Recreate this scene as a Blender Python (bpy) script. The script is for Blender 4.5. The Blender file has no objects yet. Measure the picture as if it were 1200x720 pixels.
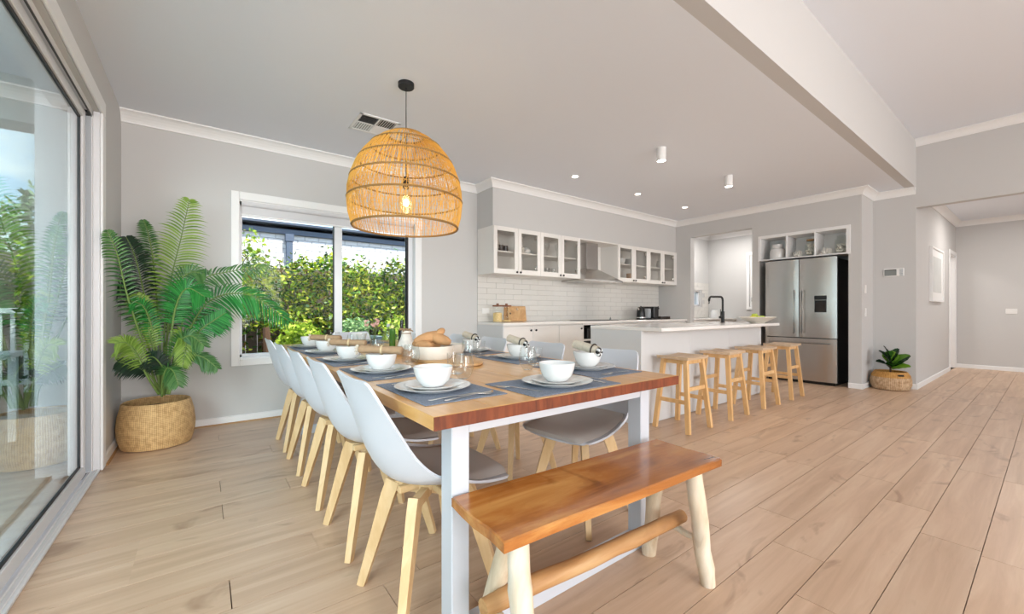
import bpy, math, random
from mathutils import Vector, Matrix
random.seed(7)
S = bpy.context.scene
COL = S.collection
PI = math.pi
R = math.radians

# ------------------------------------------------------------------ camera
cam = bpy.data.cameras.new('camera'); cam_o = bpy.data.objects.new('camera', cam); COL.objects.link(cam_o)
cam_o.location = (0, 0, 1.05); cam_o.rotation_euler = (R(90), 0, -math.atan2(361, 479.5))
cam.sensor_width = 36; cam.lens = 14.385; cam.shift_y = 4.5/1200; cam.clip_start = 0.02; cam.clip_end = 200
S.camera = cam_o
S.view_settings.view_transform = 'Standard'
S.view_settings.look = 'None'
S.view_settings.exposure = 0.24
S.view_settings.gamma = 1.0
S.view_settings.use_curve_mapping = False

# ------------------------------------------------------------------ sky
W = bpy.data.worlds.new('sky'); S.world = W; W.use_nodes = True
nt = W.node_tree; nt.nodes.clear()
def N(nt, t, **k):
    n = nt.nodes.new(t)
    for a, b in k.items(): setattr(n, a, b)
    return n
_o = N(nt, 'ShaderNodeOutputWorld'); _b = N(nt, 'ShaderNodeBackground'); _b.inputs[1].default_value = 2.2
_tc = N(nt, 'ShaderNodeTexCoord'); _sep = N(nt, 'ShaderNodeSeparateXYZ'); nt.links.new(_tc.outputs['Generated'], _sep.inputs[0])
_r = N(nt, 'ShaderNodeValToRGB'); cr = _r.color_ramp
cr.elements[0].position = 0.0; cr.elements[0].color = (.80, .88, .95, 1)
cr.elements[1].position = 1.0; cr.elements[1].color = (.16, .36, .72, 1)
e = cr.elements.new(.25); e.color = (.42, .66, .92, 1)
nt.links.new(_sep.outputs[2], _r.inputs[0])
_n = N(nt, 'ShaderNodeTexNoise'); _n.inputs['Scale'].default_value = 2.6; _n.inputs['Detail'].default_value = 6; _n.inputs['Roughness'].default_value = .6
_mp = N(nt, 'ShaderNodeMapping'); _mp.inputs['Scale'].default_value = (1, 1, 3); nt.links.new(_tc.outputs['Generated'], _mp.inputs[0]); nt.links.new(_mp.outputs[0], _n.inputs['Vector'])
_r2 = N(nt, 'ShaderNodeValToRGB'); _r2.color_ramp.elements[0].position = .47; _r2.color_ramp.elements[1].position = .62
nt.links.new(_n.outputs[0], _r2.inputs[0])
_mx = N(nt, 'ShaderNodeMixRGB'); _mx.inputs[2].default_value = (1, 1, 1, 1)
nt.links.new(_r2.outputs[0], _mx.inputs[0]); nt.links.new(_r.outputs[0], _mx.inputs[1]); nt.links.new(_mx.outputs[0], _b.inputs[0]); nt.links.new(_b.outputs[0], _o.inputs[0])

# ------------------------------------------------------------------ sun and added fill lights
def light(name, kind, loc, rot, energy, color=(1, 1, 1), **k):
    l = bpy.data.lights.new(name, kind); o = bpy.data.objects.new(name, l); COL.objects.link(o)
    o.location = loc; o.rotation_euler = rot; l.energy = energy; l.color = color
    for a, b in k.items(): setattr(l, a, b)
    return o
light('sun', 'SUN', (0, 0, 9), (R(28), 0, R(22)), 9.0, (1, .95, .87), angle=R(1.5))
# area fills added in place of daylight, out of view behind and left of the camera
light('rear_fill', 'AREA', (3.4, -5.38, 1.5), (R(74), 0, 0), 92, (1, .965, .915), shape='RECTANGLE', size=8.0, size_y=2.6, spread=R(150))  # broad fill added at the unseen rear glazing
light('door_fill', 'AREA', (-.57, .1, 1.2), (R(60), 0, R(-80)), 9, (.97, .96, 1), shape='RECTANGLE', size=3.4, size_y=2.1)  # weak fill added just inside the unseen near part of the door
light('rear_left_fill', 'AREA', (.75, -5.36, 1.5), (R(82), 0, R(5)), 105, (1, .975, .97), shape='RECTANGLE', size=2.4, size_y=2.5, spread=R(140))  # extra rear fill, added to lift the left floor and back wall
light('patio_fill', 'AREA', (-1.75, .1, 1.75), (R(74), 0, R(-18)), 66, (1, .94, .98), shape='RECTANGLE', size=2.0, size_y=1.9, spread=R(105))  # unseen fill on the patio, added to brighten the far left corner

# ------------------------------------------------------------------ materials
def lin(c):
    return tuple(((v/255)/12.92 if v/255 <= .04045 else ((v/255+.055)/1.055)**2.4) for v in c) + (1,)
def mat(name, c, rough=.5, metal=0, spec=.5, bump=0, bscale=60, var=0, vscale=4, coat=0, aniso=None, emit=None, es=0):
    m = bpy.data.materials.new(name); m.use_nodes = True; t = m.node_tree; p = t.nodes['Principled BSDF']
    p.inputs['Base Color'].default_value = lin(c); p.inputs['Roughness'].default_value = rough; p.inputs['Metallic'].default_value = metal
    p.inputs['Specular IOR Level'].default_value = spec; p.inputs['Coat Weight'].default_value = coat
    tc = N(t, 'ShaderNodeTexCoord')
    if var:
        n = N(t, 'ShaderNodeTexNoise'); n.inputs['Scale'].default_value = vscale; n.inputs['Detail'].default_value = 4
        t.links.new(tc.outputs['Object'], n.inputs['Vector'])
        mr = N(t, 'ShaderNodeMapRange'); mr.inputs[1].default_value = .3; mr.inputs[2].default_value = .7; mr.inputs[3].default_value = 1-var; mr.inputs[4].default_value = 1+var
        t.links.new(n.outputs[0], mr.inputs[0])
        h = N(t, 'ShaderNodeHueSaturation'); h.inputs['Color'].default_value = lin(c); t.links.new(mr.outputs[0], h.inputs['Value']); t.links.new(h.outputs[0], p.inputs['Base Color'])
    if bump:
        n = N(t, 'ShaderNodeTexNoise'); n.inputs['Scale'].default_value = bscale; n.inputs['Detail'].default_value = 3
        if aniso:
            mp = N(t, 'ShaderNodeMapping'); mp.inputs['Scale'].default_value = aniso; t.links.new(tc.outputs['Object'], mp.inputs[0]); t.links.new(mp.outputs[0], n.inputs['Vector'])
        else: t.links.new(tc.outputs['Object'], n.inputs['Vector'])
        b = N(t, 'ShaderNodeBump'); b.inputs['Strength'].default_value = bump; b.inputs['Distance'].default_value = .002
        t.links.new(n.outputs[0], b.inputs['Height']); t.links.new(b.outputs[0], p.inputs['Normal'])
    if emit:
        p.inputs['Emission Color'].default_value = lin(emit); p.inputs['Emission Strength'].default_value = es
    return m
def wood(name, cols, scale=(1.5, 22, 22), rough=.4, coat=0, rand=.12, knots=0, bump=.15, spec=.5):
    """long grain: noise stretched along local x (small scale = along the grain)"""
    m = bpy.data.materials.new(name); m.use_nodes = True; t = m.node_tree; p = t.nodes['Principled BSDF']
    p.inputs['Roughness'].default_value = rough; p.inputs['Coat Weight'].default_value = coat; p.inputs['Specular IOR Level'].default_value = spec
    tc = N(t, 'ShaderNodeTexCoord'); oi = N(t, 'ShaderNodeObjectInfo')
    mul = N(t, 'ShaderNodeVectorMath', operation='SCALE'); mul.inputs[0].default_value = (37, 23, 11); t.links.new(oi.outputs['Random'], mul.inputs['Scale'])
    add = N(t, 'ShaderNodeVectorMath', operation='ADD'); t.links.new(tc.outputs['Object'], add.inputs[0]); t.links.new(mul.outputs[0], add.inputs[1])
    mp = N(t, 'ShaderNodeMapping'); mp.inputs['Scale'].default_value = scale; t.links.new(add.outputs[0], mp.inputs[0])
    n = N(t, 'ShaderNodeTexNoise'); n.inputs['Scale'].default_value = 1.0; n.inputs['Detail'].default_value = 6; n.inputs['Roughness'].default_value = .6; n.inputs['Distortion'].default_value = .6
    t.links.new(mp.outputs[0], n.inputs['Vector'])
    r = N(t, 'ShaderNodeValToRGB'); r.color_ramp.elements[0].position = .25; r.color_ramp.elements[1].position = .75
    r.color_ramp.elements[0].color = lin(cols[0]); r.color_ramp.elements[1].color = lin(cols[-1])
    if len(cols) > 2:
        e = r.color_ramp.elements.new(.5); e.color = lin(cols[1])
    t.links.new(n.outputs[0], r.inputs[0])
    last = r.outputs[0]
    if knots:
        k = N(t, 'ShaderNodeTexNoise'); k.inputs['Scale'].default_value = 1; k.inputs['Detail'].default_value = 3; k.inputs['Distortion'].default_value = 1.5
        mp2 = N(t, 'ShaderNodeMapping'); mp2.inputs['Scale'].default_value = (scale[0]*2.2, scale[1]*.35, scale[2]*.35); t.links.new(add.outputs[0], mp2.inputs[0]); t.links.new(mp2.outputs[0], k.inputs['Vector'])
        kr = N(t, 'ShaderNodeValToRGB'); kr.color_ramp.elements[0].position = .60; kr.color_ramp.elements[1].position = .74; kr.color_ramp.elements[1].color = (knots, knots, knots, 1)
        t.links.new(k.outputs[0], kr.inputs[0])
        mx = N(t, 'ShaderNodeMixRGB', blend_type='MULTIPLY'); mx.inputs[2].default_value = (.45, .36, .30, 1); t.links.new(kr.outputs[0], mx.inputs[0]); t.links.new(last, mx.inputs[1]); last = mx.outputs[0]
    mr = N(t, 'ShaderNodeMapRange'); mr.inputs[3].default_value = 1-rand; mr.inputs[4].default_value = 1+rand; t.links.new(oi.outputs['Random'], mr.inputs[0])
    h = N(t, 'ShaderNodeHueSaturation'); t.links.new(last, h.inputs['Color']); t.links.new(mr.outputs[0], h.inputs['Value']); t.links.new(h.outputs[0], p.inputs['Base Color'])
    if bump:
        b = N(t, 'ShaderNodeBump'); b.inputs['Strength'].default_value = bump; b.inputs['Distance'].default_value = .002; t.links.new(n.outputs[0], b.inputs['Height']); t.links.new(b.outputs[0], p.inputs['Normal'])
    return m
def pane_mat(name, tint, ior=1.5, boost=1.0):
    m = bpy.data.materials.new(name); m.use_nodes = True; t = m.node_tree; t.nodes.clear()
    o = N(t, 'ShaderNodeOutputMaterial'); mx = N(t, 'ShaderNodeMixShader'); tr = N(t, 'ShaderNodeBsdfTransparent'); g = N(t, 'ShaderNodeBsdfGlossy')
    tr.inputs[0].default_value = tint; g.inputs['Roughness'].default_value = 0.0
    ge = N(t, 'ShaderNodeNewGeometry'); dt = N(t, 'ShaderNodeVectorMath', operation='DOT_PRODUCT'); t.links.new(ge.outputs['Incoming'], dt.inputs[0]); t.links.new(ge.outputs['Normal'], dt.inputs[1])
    ab = N(t, 'ShaderNodeMath', operation='ABSOLUTE'); t.links.new(dt.outputs['Value'], ab.inputs[0])
    iv = N(t, 'ShaderNodeMath', operation='SUBTRACT'); iv.inputs[0].default_value = 1; t.links.new(ab.outputs[0], iv.inputs[1])
    pw = N(t, 'ShaderNodeMath', operation='POWER'); pw.inputs[1].default_value = 5; t.links.new(iv.outputs[0], pw.inputs[0])
    f0 = ((ior-1)/(ior+1))**2
    f = N(t, 'ShaderNodeMath', operation='MULTIPLY_ADD'); f.inputs[1].default_value = 1-f0; f.inputs[2].default_value = f0; t.links.new(pw.outputs[0], f.inputs[0])
    mu = N(t, 'ShaderNodeMath', operation='MULTIPLY'); mu.use_clamp = True; mu.inputs[1].default_value = boost
    t.links.new(f.outputs[0], mu.inputs[0]); t.links.new(mu.outputs[0], mx.inputs[0]); t.links.new(tr.outputs[0], mx.inputs[1]); t.links.new(g.outputs[0], mx.inputs[2]); t.links.new(mx.outputs[0], o.inputs[0])
    return m
def leaf_mat(name, cols, rough=.4, island=True, trans=.25):
    m = bpy.data.materials.new(name); m.use_nodes = True; t = m.node_tree; p = t.nodes['Principled BSDF']
    p.inputs['Roughness'].default_value = rough
    g = N(t, 'ShaderNodeNewGeometry'); r = N(t, 'ShaderNodeValToRGB'); r.color_ramp.elements[0].color = lin(cols[0]); r.color_ramp.elements[1].color = lin(cols[-1])
    for i, c in enumerate(cols[1:-1]):
        e = r.color_ramp.elements.new((i+1)/(len(cols)-1)); e.color = lin(c)
    if island: t.links.new(g.outputs['Random Per Island'], r.inputs[0])
    t.links.new(r.outputs[0], p.inputs['Base Color'])
    tl = N(t, 'ShaderNodeBsdfTranslucent'); t.links.new(r.outputs[0], tl.inputs[0]); mx = N(t, 'ShaderNodeMixShader'); mx.inputs[0].default_value = trans
    t.links.new(p.outputs[0], mx.inputs[1]); t.links.new(tl.outputs[0], mx.inputs[2]); t.links.new(mx.outputs[0], t.nodes['Material Output'].inputs[0])
    return m
def weave_mat(name, c1, c2, ka=26, kz=60, rough=.75):
    """herringbone weave laid round the basket: strands crossing in angle and height"""
    m = bpy.data.materials.new(name); m.use_nodes = True; t = m.node_tree; p = t.nodes['Principled BSDF']; p.inputs['Roughness'].default_value = rough
    tc = N(t, 'ShaderNodeTexCoord'); sp = N(t, 'ShaderNodeSeparateXYZ'); t.links.new(tc.outputs['Object'], sp.inputs[0])
    at = N(t, 'ShaderNodeMath', operation='ARCTAN2'); t.links.new(sp.outputs[1], at.inputs[0]); t.links.new(sp.outputs[0], at.inputs[1])
    A = N(t, 'ShaderNodeMath', operation='MULTIPLY'); A.inputs[1].default_value = ka; t.links.new(at.outputs[0], A.inputs[0])
    Z = N(t, 'ShaderNodeMath', operation='MULTIPLY'); Z.inputs[1].default_value = kz*2; t.links.new(sp.outputs[2], Z.inputs[0])
    o = []
    for op in ('ADD', 'SUBTRACT'):
        q = N(t, 'ShaderNodeMath', operation=op); t.links.new(A.outputs[0], q.inputs[0]); t.links.new(Z.outputs[0], q.inputs[1])
        s = N(t, 'ShaderNodeMath', operation='SINE'); t.links.new(q.outputs[0], s.inputs[0]); o.append(s)
    mu = N(t, 'ShaderNodeMath', operation='MULTIPLY'); t.links.new(o[0].outputs[0], mu.inputs[0]); t.links.new(o[1].outputs[0], mu.inputs[1])
    n = N(t, 'ShaderNodeTexNoise'); n.inputs['Scale'].default_value = 30; t.links.new(tc.outputs['Object'], n.inputs['Vector'])
    ad = N(t, 'ShaderNodeMath', operation='MULTIPLY_ADD'); ad.inputs[1].default_value = .30; t.links.new(mu.outputs[0], ad.inputs[0]); t.links.new(n.outputs[0], ad.inputs[2])
    r = N(t, 'ShaderNodeValToRGB'); r.color_ramp.elements[0].position = .2; r.color_ramp.elements[1].position = .75; r.color_ramp.elements[0].color = lin(c1); r.color_ramp.elements[1].color = lin(c2)
    t.links.new(ad.outputs[0], r.inputs[0]); t.links.new(r.outputs[0], p.inputs['Base Color'])
    b = N(t, 'ShaderNodeBump'); b.inputs['Strength'].default_value = .6; b.inputs['Distance'].default_value = .004; t.links.new(ad.outputs[0], b.inputs['Height']); t.links.new(b.outputs[0], p.inputs['Normal'])
    return m

M = dict(
 wall=mat('wall_paint', (202, 200, 198), .85, bump=.05, bscale=250),
 ceil=mat('ceiling_paint', (233, 237, 244), .9),
 trim=mat('white_trim', (238, 237, 236), .45),
 frame=mat('white_aluminium', (226, 226, 228), .35),
 channel=mat('grey_channel', (176, 180, 184), .5),
 gasket=mat('black_gasket', (16, 20, 26), .5),
 door_glass=pane_mat('door_glass', (.84, .95, .95, 1), 1.5, 1.6),
 glass=pane_mat('window_glass', (.97, .98, .97, 1), 1.45, .15),
 cab_glass=pane_mat('cabinet_glass', (.95, .945, .935, 1), 1.5, 1.0),
 plank=wood('oak_floor', [(186, 153, 125), (203, 171, 143), (217, 189, 162)], (1.1, 16, 10), .36, 0, .05, .55, .08),
 floor_base=mat('joint_dark', (112, 86, 64), .8),
 cab=mat('cabinet_white', (232, 228, 223), .4),
 panel=mat('panel_white', (212, 212, 212), .45),
 top=mat('stone_benchtop', (236, 232, 228), .12, var=.02, vscale=12),
 tile=mat('tile_gloss', (222, 218, 212), .14),
 grout=mat('grout', (176, 170, 163), .9),
 black=mat('black_plastic', (18, 18, 19), .35),
 matte_black=mat('matte_black', (20, 20, 22), .5),
 steel=mat('brushed_steel', (196, 192, 189), .27, 1, bump=.12, bscale=1.0, aniso=(4, 4, 700)),
 steel_v=mat('hood_steel', (205, 202, 198), .22, 1),
 handle=mat('handle_steel', (150, 146, 142), .3, 1),
 chrome=mat('chrome_cutlery', (215, 213, 210), .12, 1),
 dark_gap=mat('dark_recess', (34, 29, 26), .7),
 porcelain=mat('porcelain_white', (222, 221, 219), .15, coat=.4),
 stoneware=mat('cream_stoneware', (222, 214, 202), .4),
 shell=mat('chair_plastic', (203, 204, 210), .32),
 cushion=mat('greige_upholstery', (176, 168, 162), .55, bump=.2, bscale=350),
 beech=wood('beech_legs', [(206, 166, 116), (220, 184, 136), (230, 198, 154)], (6, 30, 6), .45, 0, .04),
 table=wood('oak_tabletop', [(196, 134, 66), (218, 162, 92), (232, 182, 116)], (16, 1.6, 16), .28, .3, .07, .35),
 tablend=wood('table_end_grain', [(84, 38, 16), (116, 54, 24), (138, 70, 34)], (40, 4, 6), .65, 0, .1),
 bench=wood('teak_bench', [(122, 66, 26), (178, 110, 50), (214, 156, 88)], (2.0, 11, 11), .25, .4, .05, .85),
 bench_end=wood('bench_edge', [(170, 108, 54), (196, 136, 78), (206, 150, 94)], (3, 18, 18), .4, 0, .05, .3),
 whitewash=wood('bleached_log', [(184, 154, 118), (222, 202, 174), (236, 224, 206)], (10, 10, 3), .6, 0, .04, .5),
 log=wood('driftwood_log', [(150, 102, 58), (184, 136, 86), (208, 168, 120)], (2, 16, 16), .6, 0, .03, .5),
 pine=wood('pine_stool', [(206, 158, 102), (224, 180, 124), (234, 196, 146)], (14, 14, 3), .45, 0, .04, .2),
 pine_seat=wood('stool_seat_wood', [(194, 164, 132), (208, 180, 150), (220, 194, 166)], (3, 16, 16), .5, 0, .05),
 white_metal=mat('white_steel_frame', (200, 202, 208), .35),
 board=wood('serving_board', [(178, 132, 84), (200, 158, 110), (214, 176, 132)], (14, 2, 14), .5, 0, .05),
 denim=mat('slate_blue_placemat', (124, 133, 148), .95, bump=.9, bscale=420, var=.35, vscale=240),
 napkin=mat('brown_linen', (158, 130, 100), .95, bump=.5, bscale=300, var=.1, vscale=40),
 napkin_light=mat('oatmeal_linen', (196, 184, 166), .95, bump=.5, bscale=300, var=.12, vscale=50),
 twine=mat('jute_twine', (210, 190, 152), .95),
 bread=mat('bread_crust', (178, 132, 88), .75, bump=.5, bscale=40, var=.2, vscale=14),
 basket=weave_mat('seagrass_basket', (168, 128, 78), (220, 182, 128), 60, 150),
 basket2=weave_mat('woven_two_tone', (150, 112, 70), (214, 184, 150), 36, 110),
 basket_top=weave_mat('woven_gold', (160, 106, 44), (206, 156, 86), 36, 110),
 soil=mat('soil', (58, 40, 28), .95, bump=1, bscale=60),
 rattan=mat('rattan_gold', (228, 172, 78), .6),
 rattan_dark=mat('rattan_hoop', (150, 112, 62), .65),
 palm_light=leaf_mat('palm_lime', [(96, 132, 44), (128, 158, 62), (150, 176, 84)]),
 palm=leaf_mat('palm_green', [(20, 92, 34), (34, 128, 48), (60, 150, 66)]),
 palm_dark=leaf_mat('palm_dark', [(12, 34, 22), (22, 48, 30), (34, 66, 42)], trans=.1),
 palm_mid=leaf_mat('palm_mid', [(44, 92, 40), (70, 116, 56), (98, 140, 78)]),
 stem=mat('green_stem', (104, 128, 62), .6),
 fig=leaf_mat('fig_leaf', [(24, 60, 28), (52, 100, 30), (104, 150, 44)], .25, trans=.12),
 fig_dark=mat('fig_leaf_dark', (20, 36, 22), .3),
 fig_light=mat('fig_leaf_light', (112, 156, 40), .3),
 hedge=leaf_mat('hedge_leaves', [(20, 44, 12), (48, 92, 20), (96, 142, 28), (150, 180, 36), (204, 212, 62), (176, 190, 60), (118, 92, 36), (72, 124, 30), (34, 70, 16)], .5, trans=.3),
 hedge_yellow=leaf_mat('shrub_leaves', [(88, 126, 36), (150, 180, 50), (202, 214, 88)], .5, trans=.35),
 hedge_blue=leaf_mat('garden_leaves', [(66, 112, 66), (104, 150, 92), (150, 186, 122), (186, 206, 150)], .5, trans=.3),
 twig=mat('brown_twigs', (86, 62, 46), .9),
 fence=wood('fence_timber', [(84, 72, 64), (104, 90, 80), (122, 108, 96)], (10, 10, 1), .8, 0, .12),
 brick=mat('painted_brick', (224, 222, 224), .8, bump=.6, bscale=60, var=.05, vscale=9),
 mortar=mat('brick_mortar', (196, 194, 198), .9),
 fascia=mat('slate_fascia', (84, 96, 116), .5),
 roof=mat('roof_slate', (70, 80, 98), .6),
 render_wall=mat('exterior_render', (158, 170, 166), .8),
 paver=mat('patio_paver', (196, 196, 192), .7, var=.06, vscale=3),
 ground=mat('garden_mulch', (92, 78, 62), .95, bump=1, bscale=30, var=.2, vscale=6),
 urn=mat('grey_urn', (120, 138, 140), .6),
 blind=mat('blind_fabric', (214, 212, 214), .8),
 lemon=mat('lemon_skin', (206, 200, 44), .4, bump=.2, bscale=120),
 pear=mat('green_apple_skin', (170, 186, 58), .35),
 pasta=mat('dry_pasta', (222, 190, 132), .7, bump=1, bscale=50, var=.15, vscale=60),
 coral=mat('white_coral', (230, 226, 218), .8, bump=.8, bscale=80),
 art=mat('art_paper', (206, 208, 206), .6, var=.06, vscale=3),
 screen=mat('grey_screen', (128, 132, 130), .3),
 switch=mat('switch_white', (236, 234, 231), .4),
 plastic_dark=mat('brown_black', (46, 34, 28), .3),
 oil=mat('green_bottle', (62, 104, 30), .15),
 wine=mat('dark_bottle', (38, 26, 22), .15),
 yellow=mat('yellow_cap', (226, 220, 150), .5),
 sand=mat('peach_cloth', (214, 178, 146), .9),
 pattern=mat('patterned_china', (202, 196, 186), .4, var=.35, vscale=60),
)
M['drink'] = pane_mat('drinking_glass', (.96, .97, .965, 1), 1.5, 1.7)
M['lamp'] = mat('lamp_glow', (255, 250, 240), .5, emit=(255, 246, 232), es=14)
M['bulb'] = mat('bulb_glow', (255, 240, 205), .5, emit=(255, 226, 160), es=30)
M['bulb_glass'] = pane_mat('bulb_envelope', (1, .95, .82, 1), 1.45, 1)

# ------------------------------------------------------------------ mesh helpers
class MB:
    def __init__(s): s.v = []; s.f = []; s.sm = []
    def add(s, vs, fs, smooth=False):
        b = len(s.v); s.v += [tuple(v) for v in vs]; s.f += [tuple(b+i for i in f) for f in fs]; s.sm += [smooth]*len(fs); return s
    def box(s, x0, x1, y0, y1, z0, z1):
        return s.add([(x, y, z) for x in (x0, x1) for y in (y0, y1) for z in (z0, z1)], [(0, 1, 3, 2), (4, 6, 7, 5), (0, 4, 5, 1), (2, 3, 7, 6), (0, 2, 6, 4), (1, 5, 7, 3)])
    def cbox(s, x0, x1, y0, y1, z0, z1, c=.004, sm=False):
        """box with chamfered edges"""
        lo = (x0, y0, z0); hi = (x1, y1, z1); c = min(c, (x1-x0)*.45, (y1-y0)*.45, (z1-z0)*.45)
        vs = []; idx = {}
        for sx in (0, 1):
            for sy in (0, 1):
                for sz in (0, 1):
                    for ax in range(3):
                        p = []
                        for a, sg in enumerate((sx, sy, sz)):
                            q = hi[a] if sg else lo[a]
                            if a != ax: q += -c if sg else c
                            p.append(q)
                        idx[(sx, sy, sz, ax)] = len(vs); vs.append(p)
        fs = []
        for ax in range(3):
            o = [a for a in range(3) if a != ax]
            for sg in (0, 1):
                loop = []
                for u, w in ((0, 0), (1, 0), (1, 1), (0, 1)):
                    k = [0, 0, 0]; k[ax] = sg; k[o[0]] = u; k[o[1]] = w; loop.append(idx[tuple(k)+(ax,)])
                fl = (ax == 1) ^ (sg == 0)
                fs.append(tuple(loop[::-1] if fl else loop))
        for ax in range(3):
            o = [a for a in range(3) if a != ax]
            for u in (0, 1):
                for w in (0, 1):
                    k0 = [0]*3; k0[o[0]] = u; k0[o[1]] = w; k1 = list(k0); k1[ax] = 1
                    fs.append((idx[tuple(k0)+(o[0],)], idx[tuple(k1)+(o[0],)], idx[tuple(k1)+(o[1],)], idx[tuple(k0)+(o[1],)]))
        for sx in (0, 1):
            for sy in (0, 1):
                for sz in (0, 1): fs.append(tuple(idx[(sx, sy, sz, a)] for a in range(3)))
        return s.add(vs, fs, sm)
    def lathe(s, prof, n=24, c=(0, 0, 0), sy=1.0, cap=True):
        """profile [(r,z)] revolved about z"""
        vs = []; fs = []
        for r, z in prof:
            for k in range(n):
                a = 2*PI*k/n; vs.append((c[0]+r*math.cos(a), c[1]+r*math.sin(a)*sy, c[2]+z))
        for i in range(len(prof)-1):
            for k in range(n):
                k2 = (k+1) % n; fs.append((i*n+k, i*n+k2, (i+1)*n+k2, (i+1)*n+k))
        if prof[0][0] > 1e-5: fs.append(tuple(range(n-1, -1, -1)))
        if cap and prof[-1][0] > 1e-5: fs.append(tuple((len(prof)-1)*n+k for k in range(n)))
        return s.add(vs, fs, True)
    def cyl(s, c, r, h, n=16): return s.lathe([(r, 0), (r, h)], n, c)
    def tube(s, pts, rad, n=8, cap=True, sx=1.0, up=(0, 0, 1), square=False):
        """sweep along pts; rad number or list (or list of (ra, rb))"""
        pts = [Vector(p) for p in pts]; m = len(pts); vs = []; fs = []
        if not isinstance(rad, (list, tuple)): rad = [rad]*m
        ref = Vector(up)
        for i, p in enumerate(pts):
            t = (pts[min(i+1, m-1)]-pts[max(i-1, 0)]).normalized()
            a = t.cross(ref)
            if a.length < 1e-3: a = t.cross(Vector((1, 0, .01)))
            a.normalize(); b = a.cross(t).normalized()
            ra, rb = rad[i] if isinstance(rad[i], (list, tuple)) else (rad[i], rad[i]*sx)
            for k in range(n):
                an = 2*PI*(k+.5)/n
                q = 1.4142 if square else 1
                vs.append(p+a*(ra*q*math.cos(an))+b*(rb*q*math.sin(an)))
        for i in range(m-1):
            for k in range(n):
                k2 = (k+1) % n; fs.append((i*n+k, i*n+k2, (i+1)*n+k2, (i+1)*n+k))
        if cap: fs.append(tuple(range(n-1, -1, -1))); fs.append(tuple((m-1)*n+k for k in range(n)))
        return s.add(vs, fs, not square)
    def torus(s, c, r, rr, n=32, m=6):
        vs = []; fs = []
        for i in range(n):
            a = 2*PI*i/n
            for k in range(m):
                b = 2*PI*k/m; q = r+rr*math.cos(b); vs.append((c[0]+q*math.cos(a), c[1]+q*math.sin(a), c[2]+rr*math.sin(b)))
        for i in range(n):
            for k in range(m): fs.append((i*m+k, ((i+1) % n)*m+k, ((i+1) % n)*m+(k+1) % m, i*m+(k+1) % m))
        return s.add(vs, fs, True)
    def ball(s, c, r, n=14, m=8, sz=1.0, sx=1.0, sy=1.0, wob=0):
        vs = [(c[0], c[1], c[2]-r*sz)]; fs = []
        for i in range(1, m):
            th = PI*i/m
            for k in range(n):
                a = 2*PI*k/n; q = r*(1+wob*math.sin(3*a+i))
                vs.append((c[0]+q*sx*math.sin(th)*math.cos(a), c[1]+q*sy*math.sin(th)*math.sin(a), c[2]-q*sz*math.cos(th)))
        vs.append((c[0], c[1], c[2]+r*sz)); L = len(vs)-1
        for k in range(n):
            k2 = (k+1) % n; fs.append((0, 1+k2, 1+k)); fs.append((L, L-n+k, L-n+k2))
            for i in range(m-2): fs.append((1+i*n+k, 1+i*n+k2, 1+(i+1)*n+k2, 1+(i+1)*n+k))
        return s.add(vs, fs, True)
    def grid(s, P, closed=False):
        """P rows of points"""
        a = len(P); b = len(P[0]); vs = [p for r in P for p in r]; fs = []
        for i in range(a-1):
            for j in range(b-1): fs.append((i*b+j, i*b+j+1, (i+1)*b+j+1, (i+1)*b+j))
        return s.add(vs, fs, True)
    def sheet(s, T, B):
        """closed solid between two grids of equal size"""
        a = len(T); b = len(T[0]); n = a*b; vs = [p for r in T for p in r]+[p for r in B for p in r]; fs = []
        for i in range(a-1):
            for j in range(b-1):
                fs.append((i*b+j, i*b+j+1, (i+1)*b+j+1, (i+1)*b+j)); fs.append((n+i*b+j, n+(i+1)*b+j, n+(i+1)*b+j+1, n+i*b+j+1))
        for i in range(a-1):
            for j in (0, b-1):
                q = (i*b+j, (i+1)*b+j, n+(i+1)*b+j, n+i*b+j); fs.append(q if j == 0 else q[::-1])
        for j in range(b-1):
            for i in (0, a-1):
                q = (i*b+j, n+i*b+j, n+i*b+j+1, i*b+j+1); fs.append(q if i == 0 else q[::-1])
        return s.add(vs, fs, True)
    def sweep(s, pts, prof, close_ends=True):
        """mitred sweep of profile [(inward offset, z)] along xy polyline, room on the right hand"""
        m = len(pts); nn = []
        for i in range(m):
            ds = []
            if i > 0: ds.append((Vector(pts[i])-Vector(pts[i-1])).normalized())
            if i < m-1: ds.append((Vector(pts[i+1])-Vector(pts[i])).normalized())
            ns = [Vector((d.y, -d.x)) for d in ds]
            if len(ns) == 1: nn.append(ns[0])
            else:
                q = (ns[0]+ns[1]); nn.append(q/(1+ns[0].dot(ns[1])))
        vs = []; k = len(prof); fs = []
        for p, n_ in zip(pts, nn):
            for o, z in prof: vs.append((p[0]+n_.x*o, p[1]+n_.y*o, z))
        for i in range(m-1):
            for j in range(k):
                j2 = (j+1) % k; fs.append((i*k+j, (i+1)*k+j, (i+1)*k+j2, i*k+j2))
        fs.append(tuple(range(k))); fs.append(tuple((m-1)*k+j for j in range(k-1, -1, -1)))
        return s.add(vs, fs)
    def mesh(s, name, material, angle=35):
        me = bpy.data.meshes.new(name); me.from_pydata(s.v, [], s.f)
        me.polygons.foreach_set('use_smooth', s.sm)
        if any(s.sm): me.set_sharp_from_angle(angle=R(angle))
        me.materials.append(material if not isinstance(material, str) else M[material]); me.update()
        return me
def fixn(me):
    import bmesh
    b = bmesh.new(); b.from_mesh(me); bmesh.ops.recalc_face_normals(b, faces=b.faces); b.to_mesh(me); b.free()
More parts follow.
